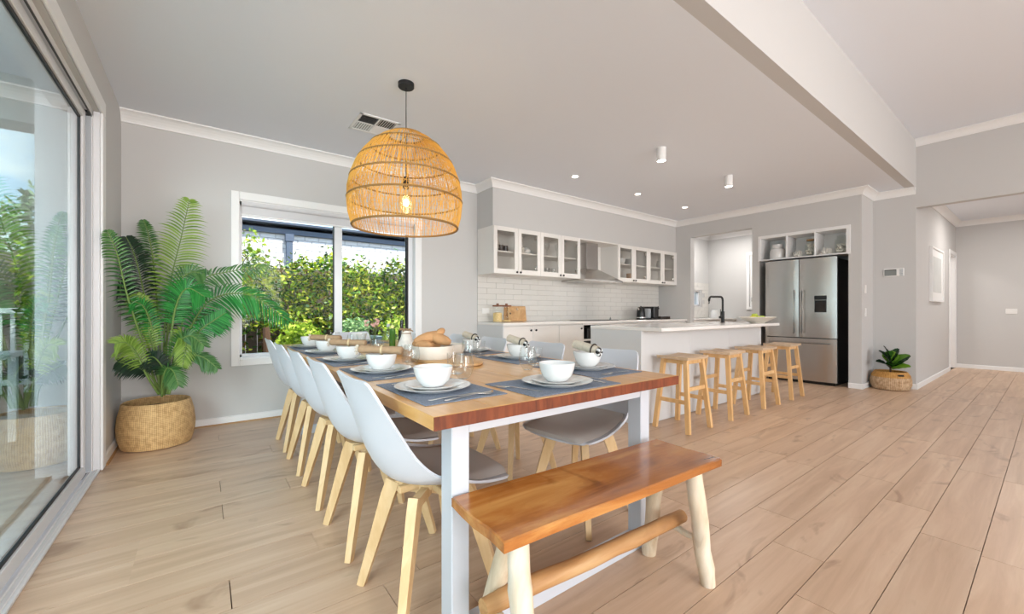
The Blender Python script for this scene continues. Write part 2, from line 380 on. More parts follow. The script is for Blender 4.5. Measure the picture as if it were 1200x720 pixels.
def obj(name, mb, material, parent=None, loc=(0, 0, 0), rot=(0, 0, 0), kind=None, label=None, fix=True):
    me = mb.mesh(name, material) if isinstance(mb, MB) else mb
    if fix and isinstance(mb, MB): fixn(me)
    o = bpy.data.objects.new(name, me); COL.objects.link(o); o.location = loc; o.rotation_euler = rot
    if parent: o.parent = parent
    if kind: o['kind'] = kind
    if label: o['label'] = label
    return o
def tag(o, label, cat, group=None):
    o['label'] = label; o['category'] = cat
    if group: o['group'] = group
    return o
def thing(name, label, cat, loc=(0, 0, 0), rz=0, group=None):
    o = bpy.data.objects.new(name, None); COL.objects.link(o); o.location = loc; o.rotation_euler = (0, 0, rz); o.empty_display_size = .05
    return tag(o, label, cat, group)
def struct(name, mb, material, parent=None): return obj(name, mb, material, parent, kind='structure' if not parent else None)
KIDS = {}
def kids(o): return [c for c in bpy.data.objects if c.parent == o]
def dup(root, loc, rz=None, label=None, group=None):
    key = root.name
    if key not in KIDS: KIDS[key] = [(c, kids(c)) for c in kids(root)]
    r = root.copy(); COL.objects.link(r); r.location = loc
    if rz is not None: r.rotation_euler = (0, 0, rz)
    if label: r['label'] = label
    if group: r['group'] = group
    for ch, gs in KIDS[key]:
        c = ch.copy(); COL.objects.link(c); c.parent = r
        for g in gs:
            d = g.copy(); COL.objects.link(d); d.parent = c
    return r

# ------------------------------------------------------------------ the room
XL, YB, XF, YC, XS, XH = -.545, 4.63, 7.03, 4.26, 7.6, 11.2
ZC, ZH, YBM, YR = 2.70, 3.33, 1.12, -5.5

def wall_mb(axis, t0, t1, a0, a1, z0, z1, holes=()):
    """wall slab: axis 'x' = plane of constant x (t0..t1 thickness in x), runs a0..a1 in y"""
    mb = MB()
    def bx(p, q, zz0, zz1):
        if q-p < 1e-4 or zz1-zz0 < 1e-4: return
        if axis == 'x': mb.box(t0, t1, p, q, zz0, zz1)
        else: mb.box(p, q, t0, t1, zz0, zz1)
    cur = a0
    for (h0, h1, b0, b1) in sorted(holes):
        bx(cur, h0, z0, z1); bx(h0, h1, z0, b0); bx(h0, h1, b1, z1); cur = h1
    bx(cur, a1, z0, z1)
    return mb
# floor: base slab plus single planks
floor = struct('floor', MB().box(-.62, XH+.1, YR-.1, YB+.02, -.12, -.0145), 'floor_base')
PW, PL = .194, 1.29
phase = {12: -.233, 13: .08, 10: .406, 9: .081, 14: .41, 16: .086, 18: .41, 21: .1, 4: 2.37, 3: 2.07, 2: 3.04, 1: 2.71}
cache = {}
def plank_mesh(w, l):
    k = (round(w, 3), round(l, 2))
    if k not in cache:
        me = MB().box(0, k[1]-.0028, 0, k[0]-.0028, -.0144, 0).mesh('plank', 'plank'); fixn(me); cache[k] = me
    return cache[k]
rnd = random.Random(3)
for row in range(0, 24):
    y0 = row*PW
    w = min(PW, YB-y0)
    if w < .03: continue
    xe = XH if y0 < YBM-.01 else (XS if y0 < 1.5 else XF+.12)
    ph = phase.get(row, rnd.choice([-.233, .08, .406, -.5, .7, .55]))
    x = ph
    while x > -.60: x -= PL
    while x < xe-.02:
        a = max(x, -.60); b = min(x+PL, xe)
        if b-a > .03:
            obj('plank', plank_mesh(w, b-a), 'plank', floor, (a, y0, 0), fix=False)
        x += PL
mb = MB()
for row in range(-29, 0):
    x = -.6-rnd.random()*PL
    while x < XH:
        a = max(x, -.6); b = min(x+PL, XH); mb.box(a, b-.002, row*PW, row*PW+PW-.002, -.0144, 0); x += PL
mb.box(XF+.12, 8.94, 2.9, YB, -.0144, 0)
mb.box(XF+.12, 7.9, 1.56, 2.9, -.0144, 0)
obj('plank_field', mb, 'plank', floor, kind='stuff')

struct('ceiling', MB().box(-.75, 9.1, YBM+.10, YB+.15, ZC, ZC+.12), 'ceil')
struct('ceiling', MB().box(-.75, XS+.12, YR-.15, YBM+.1, ZH, ZH+.12), 'ceil')
struct('ceiling', MB().box(XS+.12, XH+.15, YR-.15, YBM+.1, ZC, ZC+.1), 'ceil')
struct('beam', MB().box(-.75, XS, YBM, YBM+.10, ZC, ZH+.01), 'wall')
struct('wall_left', wall_mb('x', -.75, XL, YR-.15, YB+.15, -.05, ZH+.05, [(-1.8, 3.77, -.05, 2.35)]), 'wall')
struct('wall_back', wall_mb('y', YB, YB+.15, XL-.2, 9.1, -.05, ZC+.02, [(.255, 2.035, .595, 2.10), (7.5, 8.58, 1.16, 1.47)]), 'wall')
struct('wall_bulkhead', MB().box(2.905, XF+.01, YC, YB, 2.13, ZC), 'wall')
struct('wall_fridge', wall_mb('x', XF, XF+.12, 1.56, YB, -.05, ZC, [(1.70, 2.82, -.05, 2.20), (2.93, 3.97, -.05, 2.38)]), 'wall')
struct('wall_pier', MB().box(XF+.12, XS, 1.56, 1.70, -.05, ZC), 'wall')            # pier beside the fridge
mb = MB().box(XS, XS+.12, YBM, 2.0, -.05, ZH+.05)                 # set-back wall
mb.box(XS, XS+.12, YR-.1, YBM, 2.43, ZH+.05)               # header over the hall
struct('wall_right', mb, 'wall')
struct('wall_niche', MB().box(XF+.12, 7.95, 2.82, 2.90, -.05, ZC).box(7.87, 7.95, 1.56, 2.82, -.05, ZC).box(XS+.12, 7.87, 1.62, 1.70, -.05, ZC).box(XF+.12, 7.87, 1.70, 2.82, 2.205, 2.26), 'wall')
struct('wall_scullery', wall_mb('x', 8.94, 9.06, 2.82, YB+.1, -.05, ZC, [(3.05, 3.77, 1.13, 2.19)]), 'wall')
struct('wall_hall', wall_mb('y', YBM, YBM+.12, XS+.12, XH+.12, -.05, ZC, [(10.45, 11.1, -.05, 2.06)]), 'wall')
struct('wall_hall', MB().box(XH, XH+.12, YR-.1, 3.2, -.05, ZC), 'wall')
struct('wall_hall', MB().box(9.06, XH, 2.9, 3.05, -.05, ZC), 'wall')
struct('ceiling', MB().box(9.06, XH+.1, YBM+.1, 3.1, ZC, ZC+.1), 'ceil')
struct('wall_rear', wall_mb('y', YR-.15, YR, -.75, XH+.1, -.05, ZH+.05, [(-.3, 7.3, .1, 2.9)]), 'wall')
obj('floor', MB().box(9.06, XH+.1, YBM, 3.1, -.1, 0), 'plank', kind='structure')

cov = [(0, ZC), (.085, ZC), (.085, ZC-.012), (.073, ZC-.014), (.055, ZC-.024), (.036, ZC-.042), (.022, ZC-.062), (.014, ZC-.078), (.012, ZC-.09), (0, ZC-.09)]
struct('trim_1', MB().sweep([(XL, YB), (2.905, YB), (2.905, YC), (XF, YC), (XF, 1.56), (XS, 1.56), (XS, YBM+.002)], cov), 'trim')
cov2 = [(o, z-ZC+ZH) for o, z in cov]
struct('trim_2', MB().sweep([(XS, YBM), (XS, YR)], cov2), 'trim')
struct('trim_3', MB().sweep([(XS+.12, YBM), (XH, YBM), (XH, YR)], cov), 'trim')
struct('trim_4', MB().sweep([(XF+.12, YB), (8.94, YB), (8.94, 2.9)], cov), 'trim')
bs = [(0, 0), (.014, 0), (.014, .062), (.010, .068), (0, .07)]
struct('baseboard_back', MB().sweep([(XL, 3.87), (XL, YB), (2.905, YB)], bs), 'trim')
struct('baseboard_right', MB().sweep([(XF, 1.70), (XF, 1.56), (XS, 1.56), (XS, YBM), (10.39, YBM)], bs), 'trim')
struct('baseboard_hall', MB().sweep([(XH, YBM), (XH, YR)], bs), 'trim')
struct('baseboard_fridge', MB().sweep([(XF, 2.93), (XF, 2.82)], bs), 'trim')
qd = [(.014, 0), (.027, 0), (.024, .008), (.014, .012)]
struct('trim_5', MB().sweep([(XL, 3.87), (XL, YB), (2.905, YB)], qd), mat('oak_bead', (176, 134, 88), .5))

# ------------------------------------------------------------------ sliding door on the left
dr = bpy.data.objects.new('door_1', None); COL.objects.link(dr); dr['kind'] = 'structure'
mb = MB().box(-.75, -.575, 3.735, 3.77, 0, 2.35).box(-.75, -.575, -1.8, 3.77, 2.315, 2.35).box(-.575, -.545, 3.762, 3.77, 0, 2.35)
obj('frame', mb, 'frame', dr)
obj('architrave', MB().cbox(-.545, -.530, 3.77, 3.87, 0, 2.35).cbox(-.545, -.530, -1.9, 3.87, 2.35, 2.45), 'trim', dr)
obj('jamb_channel', MB().box(-.66, -.58, 3.728, 3.735, .02, 2.31).box(-.635, -.63, 3.68, 3.735, .02, 2.31), 'channel', dr)
obj('head_track', MB().box(-.58, -.5775, -1.8, 3.735, 2.300, 2.315).box(-.70, -.585, 3.66, 3.735, 2.300, 2.314), 'gasket', dr)
obj('sill', MB().cbox(-.60, -.545, -1.8, 3.77, -.01, .012, .003).box(-.75, -.60, -1.8, 3.77, -.05, .004), 'frame', dr)
obj('sill_ridge', MB().cbox(-.582, -.577, -1.8, 3.73, .012, .022, .001).cbox(-.562, -.558, -1.8, 3.77, .012, .017, .001), 'trim', dr)
obj('track_slot', MB().box(-.70, -.592, 3.62, 3.735, .0041, .010), 'gasket', dr)
sash = obj('sash', MB().cbox(-.635, -.595, 3.605, 3.67, .018, 2.305, .003).cbox(-.635, -.595, 1.2, 3.61, .018, .085, .003).cbox(-.635, -.595, 1.2, 3.61, 2.25, 2.305, .003).cbox(-.635, -.595, 1.2, 1.27, .018, 2.305), 'frame', dr)
obj('gasket', MB().box(-.622, -.606, 3.578, 3.606, .085, 2.25).box(-.622, -.606, 1.27, 3.606, .085, .098).box(-.622, -.606, 1.27, 3.606, 2.232, 2.25), 'gasket', sash)
obj('glass', MB().box(-.617, -.611, 1.27, 3.59, .09, 2.24), 'door_glass', sash)
sash2 = obj('sash', MB().cbox(-.70, -.66, -1.8, 1.3, .018, .085).cbox(-.70, -.66, -1.8, 1.3, 2.25, 2.305).cbox(-.70, -.66, 1.23, 1.3, .018, 2.305).cbox(-.70, -.66, -1.8, -1.73, .018, 2.305), 'frame', dr)
obj('glass', MB().box(-.683, -.677, -1.73, 1.23, .08, 2.26), 'door_glass', sash2)

# ------------------------------------------------------------------ dining window
wn = bpy.data.objects.new('window_1', None); COL.objects.link(wn); wn['kind'] = 'structure'
x0, x1, z0, z1 = .255, 2.035, .595, 2.10
obj('architrave', MB().cbox(x0-.055, x0+.012, YB-.018, YB, z0-.065, z1+.075).cbox(x1-.012, x1+.075, YB-.018, YB, z0-.065, z1+.075).cbox(x0+.0122, x1-.0122, YB-.018, YB, z1, z1+.075).cbox(x0+.0122, x1-.0122, YB-.018, YB, z0-.065, z0), 'trim', wn)
obj('reveal', MB().box(x0, x0+.012, YB, YB+.08, z0, z1).box(x1-.012, x1, YB, YB+.08, z0, z1).box(x0, x1, YB, YB+.08, z1-.012, z1).box(x0, x1, YB, YB+.08, z0, z0+.012), 'trim', wn)
f = obj('window_frame', MB().cbox(x0+.012, x0+.037, YB+.05, YB+.11, z0+.01, z1).cbox(x1-.09, x1-.012, YB+.06, YB+.11, z0+.01, z1).cbox(x0, x1, YB+.05, YB+.11, z1-.04, z1-.01).cbox(x0, x1, YB+.05, YB+.11, z0+.01, z0+.04).cbox(1.125, 1.205, YB+.05, YB+.11, z0, z1, .004), 'frame', wn)
obj('glass', MB().box(x0+.03, 1.13, YB+.078, YB+.082, z0+.03, z1-.03), 'glass', f)
obj('glass', MB().box(1.20, x1-.05, YB+.093, YB+.097, z0+.03, z1-.03), 'glass', f)
obj('gasket', MB().box(1.118, 1.126, YB+.06, YB+.10, z0+.03, z1-.03).box(1.975-.03, 1.965, YB+.055, YB+.10, z0+.03, z1-.03), 'gasket', f)
rb = thing('roller_blind', 'rolled up pale grey fabric blind at the top of the dining window', 'blind', (1.145, YB+.02, 2.055))
obj('tube', MB().tube([(-.86, 0, .02), (.86, 0, .02)], .027, 16), 'blind', rb)
obj('fabric', MB().box(-.86, .86, .012, .015, -.085, .0), 'blind', rb)
obj('bottom_rail', MB().tube([(-.86, .0135, -.09), (.86, .0135, -.09)], .011, 10), 'trim', rb)

# ------------------------------------------------------------------ other openings
w2 = bpy.data.objects.new('window_2', None); COL.objects.link(w2); w2['kind'] = 'structure'
obj('architrave', MB().cbox(8.922, 8.94, 3.77, 3.83, 1.07, 2.25).cbox(8.922, 8.94, 3.05, 3.7698, 1.07, 1.13).cbox(8.922, 8.94, 3.05, 3.7698, 2.19, 2.25), 'trim', w2)
obj('sash', MB().cbox(8.97, 9.01, 3.72, 3.77, 1.13, 2.19).cbox(8.97, 9.01, 3.05, 3.77, 1.13, 1.17).cbox(8.97, 9.01, 3.05, 3.77, 2.15, 2.19), 'frame', w2)
obj('glass', MB().box(8.985, 8.99, 3.05, 3.73, 1.16, 2.16), 'glass', w2)
w3 = bpy.data.objects.new('window_3', None); COL.objects.link(w3); w3['kind'] = 'structure'
obj('window_frame', MB().cbox(7.5, 8.58, YB+.02, YB+.07, 1.16, 1.185).cbox(7.5, 8.58, YB+.02, YB+.07, 1.445, 1.47).cbox(8.545, 8.58, YB+.02, YB+.07, 1.16, 1.47).cbox(7.5, 7.53, YB+.02, YB+.07, 1.16, 1.47).cbox(8.33, 8.37, YB+.01, YB+.07, 1.16, 1.47), 'frame', w3)
obj('glass', MB().box(7.52, 8.55, YB+.04, YB+.044, 1.18, 1.45), 'glass', w3)
d2 = bpy.data.objects.new('door_2', None); COL.objects.link(d2); d2['kind'] = 'structure'
obj('architrave', MB().cbox(10.38, 10.45, YBM-.016, YBM, 0, 2.13).cbox(11.1, 11.17, YBM-.016, YBM, 0, 2.13).cbox(10.4502, 11.0998, YBM-.016, YBM, 2.06, 2.13), 'trim', d2)
obj('jamb', MB().box(10.45, 10.47, YBM, YBM+.12, 0, 2.06).box(11.08, 11.1, YBM, YBM+.12, 0, 2.06).box(10.45, 11.1, YBM, YBM+.12, 2.04, 2.06), 'trim', d2)
d3 = bpy.data.objects.new('unseen_rear_window', None); COL.objects.link(d3); d3['kind'] = 'structure'  # unseen rear glazing, put in to go with the rear fill lights
mb = MB()
for i in range(5): mb.cbox(-.3+i*1.9-.03, -.3+i*1.9+.03, YR-.10, YR-.04, .1, 2.9)
mb.cbox(-.3, 7.3, YR-.10, YR-.04, .1, .16).cbox(-.3, 7.3, YR-.10, YR-.04, 2.84, 2.9)
obj('window_frame', mb, 'frame', d3)
light('hall_fill', 'AREA', (9.6, .2, 2.66), (0, 0, 0), 22, (1, .95, .90), shape='DISK', size=.4)  # added fill under the hall ceiling, no fitting modelled
light('passage_fill', 'AREA', (10.6, 2.2, 2.66), (0, 0, 0), 22, (1, .96, .92), shape='DISK', size=.3)  # added fill for the unseen passage, without a fitting

# ------------------------------------------------------------------ ceiling fittings
def downlight(x, y, label):
    t = thing('downlight', label, 'light', (x, y, ZC), 0, 'recessed downlights over the kitchen bench')
    obj('trim_ring', MB().lathe([(.036, -.001), (.052, -.003), (.053, 0), (.034, 0)], 24), 'trim', t)
    obj('lamp_lens', MB().cyl((0, 0, -.0018), .036, .0012, 24), 'lamp', t)
    l = light('downlight_beam', 'SPOT', (0, 0, -.02), (0, 0, 0), 26, (1, .94, .86), spot_size=R(110), spot_blend=.9, shadow_soft_size=.04); l.parent = t
for x, l in ((3.641, 'recessed downlight in the ceiling nearest the dining pendant'), (4.896, 'middle one of the three recessed downlights over the kitchen bench'), (6.119, 'recessed downlight nearest the corner of the fridge wall')): downlight(x, 3.55, l)
for x, y, l in ((3.70, 2.40, 'white surface cylinder light on the ceiling, the nearer to the beam'), (5.12, 2.40, 'white surface cylinder light on the ceiling, the nearer to the fridge wall')):
    t = thing('cylinder_light', l, 'light', (x, y, ZC), 0, 'surface cylinder lights over the island')
    obj('housing', MB().lathe([(.045, 0), (.045, -.13), (.041, -.133), (.038, -.125)], 28), 'trim', t)
    obj('lamp_lens', MB().cyl((0, 0, -.1285), .039, .002, 24), 'lamp', t)
    q = light('cylinder_beam', 'SPOT', (0, 0, -.15), (0, 0, 0), 26, (1, .94, .86), spot_size=R(110), spot_blend=.9, shadow_soft_size=.04); q.parent = t
# air vent
t = thing('ceiling_vent', 'white four-way air-conditioning grille set in the ceiling by the pendant', 'vent', (1.21, 3.64, ZC))
obj('surround', MB().cbox(-.175, .175, -.18, -.152, -.008, 0, .003).cbox(-.175, .175, .152, .18, -.008, 0, .003).cbox(-.175, -.148, -.18, .18, -.008, 0, .003).cbox(.148, .175, -.18, .18, -.008, 0, .003).cbox(-.008, .008, -.16, .16, -.007, 0, .002).cbox(-.15, .15, -.008, .008, -.007, 0, .002), 'trim', t)
obj('backing', MB().box(-.15, .15, -.155, .155, -.0005, .0), 'dark_gap', t)
vane = MB().add([(-.006, -.07, -.001), (.004, -.07, -.007), (.004, .07, -.007), (-.006, .07, -.001), (-.004, -.07, -.0005), (.006, -.07, -.006), (.006, .07, -.006), (-.004, .07, -.0005)], [(0, 1, 2, 3), (4, 5, 6, 7), (0, 1, 5, 4), (3, 2, 6, 7)]).mesh('vane', 'trim')
for qx, qy, ang, k in ((-1, 1, 0, 7), (1, -1, PI, 7)):
    for i in range(k): obj('vane', vane, None, t, (qx*.078+(i-(k-1)/2)*.02, qy*.08, 0), (0, 0, ang), fix=False)
for qx, qy, ang, k in ((1, 1, PI/2, 9), (-1, -1, -PI/2, 9)):
    for i in range(k): obj('vane', vane, None, t, (qx*.078, qy*.08+(i-(k-1)/2)*.0155, 0), (0, 0, ang), fix=False)

# ------------------------------------------------------------------ pendant
t = thing('pendant_lamp', 'large woven rattan dome pendant hanging over the dining table', 'lamp', (1.172, 2.834, ZC))
obj('ceiling_rose', MB().lathe([(0, -.03), (.054, -.03), (.057, -.026), (.057, 0)], 28), 'matte_black', t)
obj('cord', MB().tube([(0, 0, -.03), (0, 0, -.70)], .0035, 6), 'matte_black', t)
obj('socket', MB().lathe([(0, -.68), (.02, -.68), (.024, -.70), (.024, -.76), (.018, -.765)], 16), 'plastic_dark', t)
bb = obj('bulb', MB().lathe([(.014, -.765), (.022, -.79), (.045, -.83), (.058, -.87), (.052, -.91), (.028, -.94), (0, -.948)], 20), 'bulb_glass', t)
obj('filament', MB().ball((0, 0, -.865), .02, 10, 6, 1.4), 'bulb', bb)
q = light('bulb_light', 'POINT', (0, 0, -.865), (0, 0, 0), 4, (1, .80, .50), shadow_soft_size=.05); q.parent = t
prof = [(.125, 2.318), (.185, 2.285), (.245, 2.235), (.30, 2.17), (.345, 2.095), (.378, 2.01), (.398, 1.92), (.402, 1.83), (.393, 1.74), (.37, 1.655)]
def prad(z):
    for (r0, a), (r1, b) in zip(prof, prof[1:]):
        if b <= z <= a: return r0+(r1-r0)*(a-z)/(a-b)
    return prof[-1][0]
mb = MB(); n = 128
rn = random.Random(5)
for i in range(n):
    a0 = 2*PI*i/n; ph = rn.random()*6; am = .008+rn.random()*.012
    if i % 2 and False: continue
    pts = [((r)*math.cos(a0+am*math.sin(ph+z*14)), (r)*math.sin(a0+am*math.sin(ph+z*14)), z-ZC) for r, z in prof]
    mb.tube(pts, [.0030]*len(pts), 3, False)
obj('strands', mb, 'rattan', t, kind='stuff')
mb = MB()
z = 2.30
while z > 1.66:
    mb.torus((0, 0, z-ZC), prad(z)+.001, .0011, 48, 3); z -= .028
for i in range(70):   # loose cross strands inside the dome
    a0 = rn.random()*2*PI; s0 = (rn.random()-.5)*2.4; z_a = 2.25-.3*rn.random(); z_b = max(1.67, z_a-.15-.4*rn.random()); zz = [z_a+(z_b-z_a)*k/5 for k in range(6)]
    pts = [((prad(q)-.004)*math.cos(a0+s0*k/5), (prad(q)-.004)*math.sin(a0+s0*k/5), q-ZC) for k, q in enumerate(zz)]
    mb.tube(pts, .0018, 3, False)
obj('cross_strands', mb, 'rattan', t, kind='stuff')
for z in (2.318, 2.235, 2.12, 1.99, 1.845, 1.655):
    obj('hoop', MB().torus((0, 0, z-ZC), prad(z), .0065 if z > 1.7 else .008, 56, 6), 'rattan_dark', t)
obj('support_spoke', MB().tube([(-.125, 0, -.382), (.125, 0, -.382)], .003, 6).tube([(0, -.125, -.382), (0, .125, -.382)], .003, 6), 'rattan_dark', t)

# ------------------------------------------------------------------ splashback of single tiles
sp = struct('trim_6', MB().box(2.905, XF, YB-.006, YB-.0005, .90, 1.535), 'grout')
TW, TH = .30, .076
tm = {}
row = 0; z = .902
while z < 1.53:
    h = min(TH-.003, 1.533-z)
    x = 2.907-(TW/2 if row % 2 else 0)
    while x < XF:
        a = max(x, 2.907); b = min(x+TW-.003, XF-.002)
        if b-a > .02:
            k = (round(b-a, 3), round(h, 3))
            if k not in tm: tm[k] = MB().cbox(0, k[0], -.008, 0, 0, k[1], .002).mesh('tile', 'tile'); fixn(tm[k])
            obj('tile', tm[k], 'tile', sp, (a, YB-.004, z), fix=False)
        x += TW
    z += TH; row += 1

# ------------------------------------------------------------------ base cabinets, benchtops
KY = 4.05
def knob_mb(): return MB().lathe([(.005, 0), (.005, .012), (.013, .016), (.014, .022), (.010, .027), (0, .027)], 14)
knobm = knob_mb().mesh('knob', 'matte_black'); fixn(knobm)
def base_cab(name, label, x0, x1, doors, knobs, side=False):
    t = thing(name, label, 'cabinet', (x0, KY, 0), 0, 'white base cabinets under the wall bench')
    w = x1-x0
    obj('body', MB().box(.001, w-.001, .02, YB-KY-.01, .12, .868).box(.001, w-.001, .07, .09, 0, .12), 'cab', t)
    if side: obj('end_panel', MB().cbox(-.018, .0, 0, YB-KY-.004, 0, .868, .002), 'panel', t)
    n = len(doors)
    for (a, b), kx in zip(doors, knobs):
        d = obj('door', MB().cbox(a-x0+.0015, b-x0-.0015, 0, .018, .12, .852, .002), 'cab', t)
        obj('knob', knobm, None, d, (kx-x0, 0, .80), (R(90), 0, 0), fix=False)
    return t
base_cab('base_cabinet', 'white two-door base cabinet with black knobs below the glass jars', 2.925, 3.85, [(2.925, 3.387), (3.387, 3.85)], (3.345, 3.43), True)
base_cab('base_cabinet', 'white single-door base cabinet beside the black built-in oven', 3.85, 4.31, [(3.85, 4.31)], (4.27,))
base_cab('base_cabinet', 'white base cabinets hidden behind the island, right of the oven', 4.93, 7.02, [(4.93, 5.45), (5.45, 5.97), (5.97, 6.49), (6.49, 7.02)], (5.41, 5.49, 6.45, 6.53))
t = thing('built_in_oven', 'black built-in oven with open nook above in the white base cabinets', 'oven', (4.31, KY, 0))
obj('surround', MB().box(0, .02, 0, .5, .12, .868).box(.60, .62, 0, .5, .12, .868).box(.02, .60, 0, .5, .845, .868).box(.02, .6, 0, .5, .62, .64).box(0, .62, 0, .5, .1, .13).box(0, .62, .07, .09, 0, .1), 'cab', t)
obj('back_panel', MB().box(.02, .6, .3, .5, .13, .845), 'dark_gap', t)
d = obj('door', MB().cbox(.022, .598, .002, .05, .13, .615, .003), 'black', t)
obj('handle', MB().tube([(.08, -.03, .575), (.54, -.03, .575)], .008, 8).tube([(.1, 0, .575), (.1, -.03, .575)], .006, 6).tube([(.52, 0, .575), (.52, -.03, .575)], .006, 6), 'steel_v', d)
bx = obj('microwave', MB().cbox(.13, .58, .03, .29, .641, .80, .006), 'black', t)
obj('window', MB().box(.17, .46, .027, .031, .665, .78), 'plastic_dark', bx)
tag(obj('wall_benchtop', MB().cbox(2.9, XF-.001, KY-.02, YB-.0125, .8682, .90, .003), 'top'), 'long pale stone benchtop along the tiled kitchen wall', 'benchtop')
tag(obj('cooktop', MB().cbox(4.55, 5.20, 4.12, 4.55, .9002, .906, .002), 'black'), 'flat black glass cooktop in the wall bench below the range hood', 'cooktop')
# island
IX0, IX1, IY0, IY1 = 3.17, 5.68, 2.05, 2.87
t = thing('kitchen_island', 'white kitchen island with flat panels behind the four stools', 'island', (IX0, IY0, 0))
L = IX1-IX0
obj('end_panel', MB().cbox(0, .02, .21, .82, 0, .868, .002), 'panel', t)
obj('end_panel', MB().cbox(L-.02, L, .21, .82, 0, .868, .002), 'panel', t)
for i in range(3):
    w = (L-.04)/3; obj('front_panel', MB().cbox(.02+i*w+.001, .02+(i+1)*w-.001, .212, .232, .004, .868, .002), 'panel', t)
obj('body', MB().box(.02, L-.02, .232, .80, .1, .868), 'cab', t)
for i in range(4):
    w = (L-.04)/4; obj('door', MB().cbox(.02+i*w+.002, .02+(i+1)*w-.002, .80, .818, .12, .855, .002), 'cab', t)
tag(obj('island_benchtop', MB().cbox(IX0-.004, IX1, IY0, IY1, .8682, .90, .003), 'top'), 'pale stone benchtop of the island with an overhang above the stools', 'benchtop')
t = thing('kitchen_tap', 'matt black gooseneck mixer tap standing on the island benchtop', 'tap', (5.28, 2.55, .90))
obj('base', MB().lathe([(.026, 0), (.026, .005), (.021, .01), (.021, .14), (.014, .145)], 20), 'matte_black', t)
pts = [(0, 0, .13), (0, 0, .33)]+[(-.06+.06*math.cos(a), 0, .33+.06*math.sin(a)) for a in [PI*k/12 for k in range(1, 7)]]
pts += [(-.34, 0, .39)]+[(-.34-.06*math.sin(a), 0, .33+.06*math.cos(a)) for a in [PI*k/12 for k in range(1, 7)]]+[(-.40, 0, .29)]
obj('spout', MB().tube([Vector((p[0]*.62, -p[0]*.12, p[2]*.84)) for p in pts], .0125, 10), 'matte_black', t)
obj('lever', MB().tube([(-.02, 0, .07), (-.075, 0, .07)], .015, 10).tube([(-.06, 0, .075), (-.058, 0, .17)], .0045, 8), 'matte_black', t)
tag(obj('sink', MB().box(4.65, 5.05, 2.42, 2.78, .9001, .9012), 'steel_v'), 'undermount steel sink in the island benchtop beside the tap', 'sink')
fb = thing('fruit_bowl', 'wide shallow cream bowl with fruit at the fridge end of the island', 'bowl', (5.42, 2.20, .90))
obj('dish', MB().lathe([(.0, 0), (.075, 0), (.08, .008), (.12, .03), (.17, .055), (.20, .072), (.20, .077), (.165, .062), (.115, .038), (.07, .018), (0, .014)], 32), 'stoneware', fb)
for i, (dx, dy, dz, m, l) in enumerate([(-.07, .02, .062, 'lemon', 'yellow lemon lying at the left of the fruit bowl'), (.01, -.05, .060, 'pear', 'green apple at the front of the fruit bowl'), (.06, .03, .062, 'lemon', 'yellow lemon at the right of the fruit bowl'), (0, .03, .085, 'pear', 'green apple topmost in the fruit bowl')]):
    n_ = 'lemon' if m == 'lemon' else 'apple'
    if n_ == 'lemon': mb = MB().lathe([(0, -.045), (.008, -.042), (.022, -.03), (.033, -.01), (.034, .01), (.024, .03), (.008, .042), (0, .046)], 14)
    else: mb = MB().lathe([(0, -.026), (.012, -.032), (.028, -.024), (.036, 0), (.034, .018), (.022, .031), (.008, .030), (0, .024)], 16)
    tag(obj(n_, mb, m, None, (5.42+dx, 2.20+dy, .90+dz), (R(90) if n_ == 'lemon' else 0, 0, i*1.3)), l, 'fruit', 'fruit in the wide bowl')

# ------------------------------------------------------------------ upper cabinets
def upper(x0, x1, label, hinges=True):
    t = thing('wall_cabinet', label, 'cabinet', (x0, YC, 1.525), 0, 'glass-fronted wall cabinets')
    w = x1-x0; h = .605; D = YB-YC-.0125; z = .018
    obj('carcass', MB().cbox(0, z, 0, D, 0, h, .001).cbox(w-z, w, 0, D, 0, h, .001).box(z, w-z, 0.002, D, 0, z).box(z, w-z, 0.002, D, h-z, h).box(z, w-z, D-.008, D, z, h-z), 'cab', t)
    obj('shelf', MB().box(z, w-z, .03, D-.008, .285, .303), 'cab', t)
    for s in (0, 1):
        a = 0 if s == 0 else w/2; b = w/2 if s == 0 else w; a += .0015; b -= .0015
        d = obj('door', MB().cbox(a, a+.055, -.02, -.001, .001, h-.001, .002).cbox(b-.055, b, -.02, -.001, .001, h-.001, .002).cbox(a+.054, b-.054, -.02, -.001, .001, .066, .002).cbox(a+.054, b-.054, -.02, -.001, h-.056, h-.001, .002), 'cab', t)
        obj('glass_pane', MB().box(a+.05, b-.05, -.012, -.009, .06, h-.05), 'cab_glass', d)
        obj('knob', knobm, None, d, ((w/2-.03 if s == 0 else w/2+.03), -.02, .03), (R(90), 0, 0), fix=False)
        for hz in ((.11, .50) if s == 1 else ()): obj('hinge', MB().cbox(b-.075, b-.050, -.006, .02, hz-.02, hz+.02, .003), 'steel_v', d, fix=True)
    return t
UX = [2.905, 3.685, 4.465]
upper(2.905, 3.685, 'white glass-door wall cabinet at the left end, holding a patterned jug and mugs')
upper(3.685, 4.465, 'white glass-door wall cabinet of glasses just left of the range hood')
upper(5.335, 6.16, 'white glass-door wall cabinet of bowls just right of the range hood')
upper(6.16, 7.0, 'white glass-door wall cabinet at the corner of the fridge wall')
tag(obj('filler_panel', MB().box(7.0, XF-.001, YC-.02, YC+.2, 1.525, 2.13), 'cab'), 'narrow white filler strip between the last wall cabinet and fridge wall', 'panel')
tag(obj('hood_top_panel', MB().cbox(4.465, 5.335, YC-.018, YB-.0125, 2.112, 2.130, .001), 'cab'), 'white panel closing the top of the range hood alcove', 'panel')
tag(obj('alcove_back', MB().box(4.466, 5.334, YB-.0265, YB-.0125, 1.54, 2.112), 'cab'), 'white back panel behind the range hood chimney', 'panel')
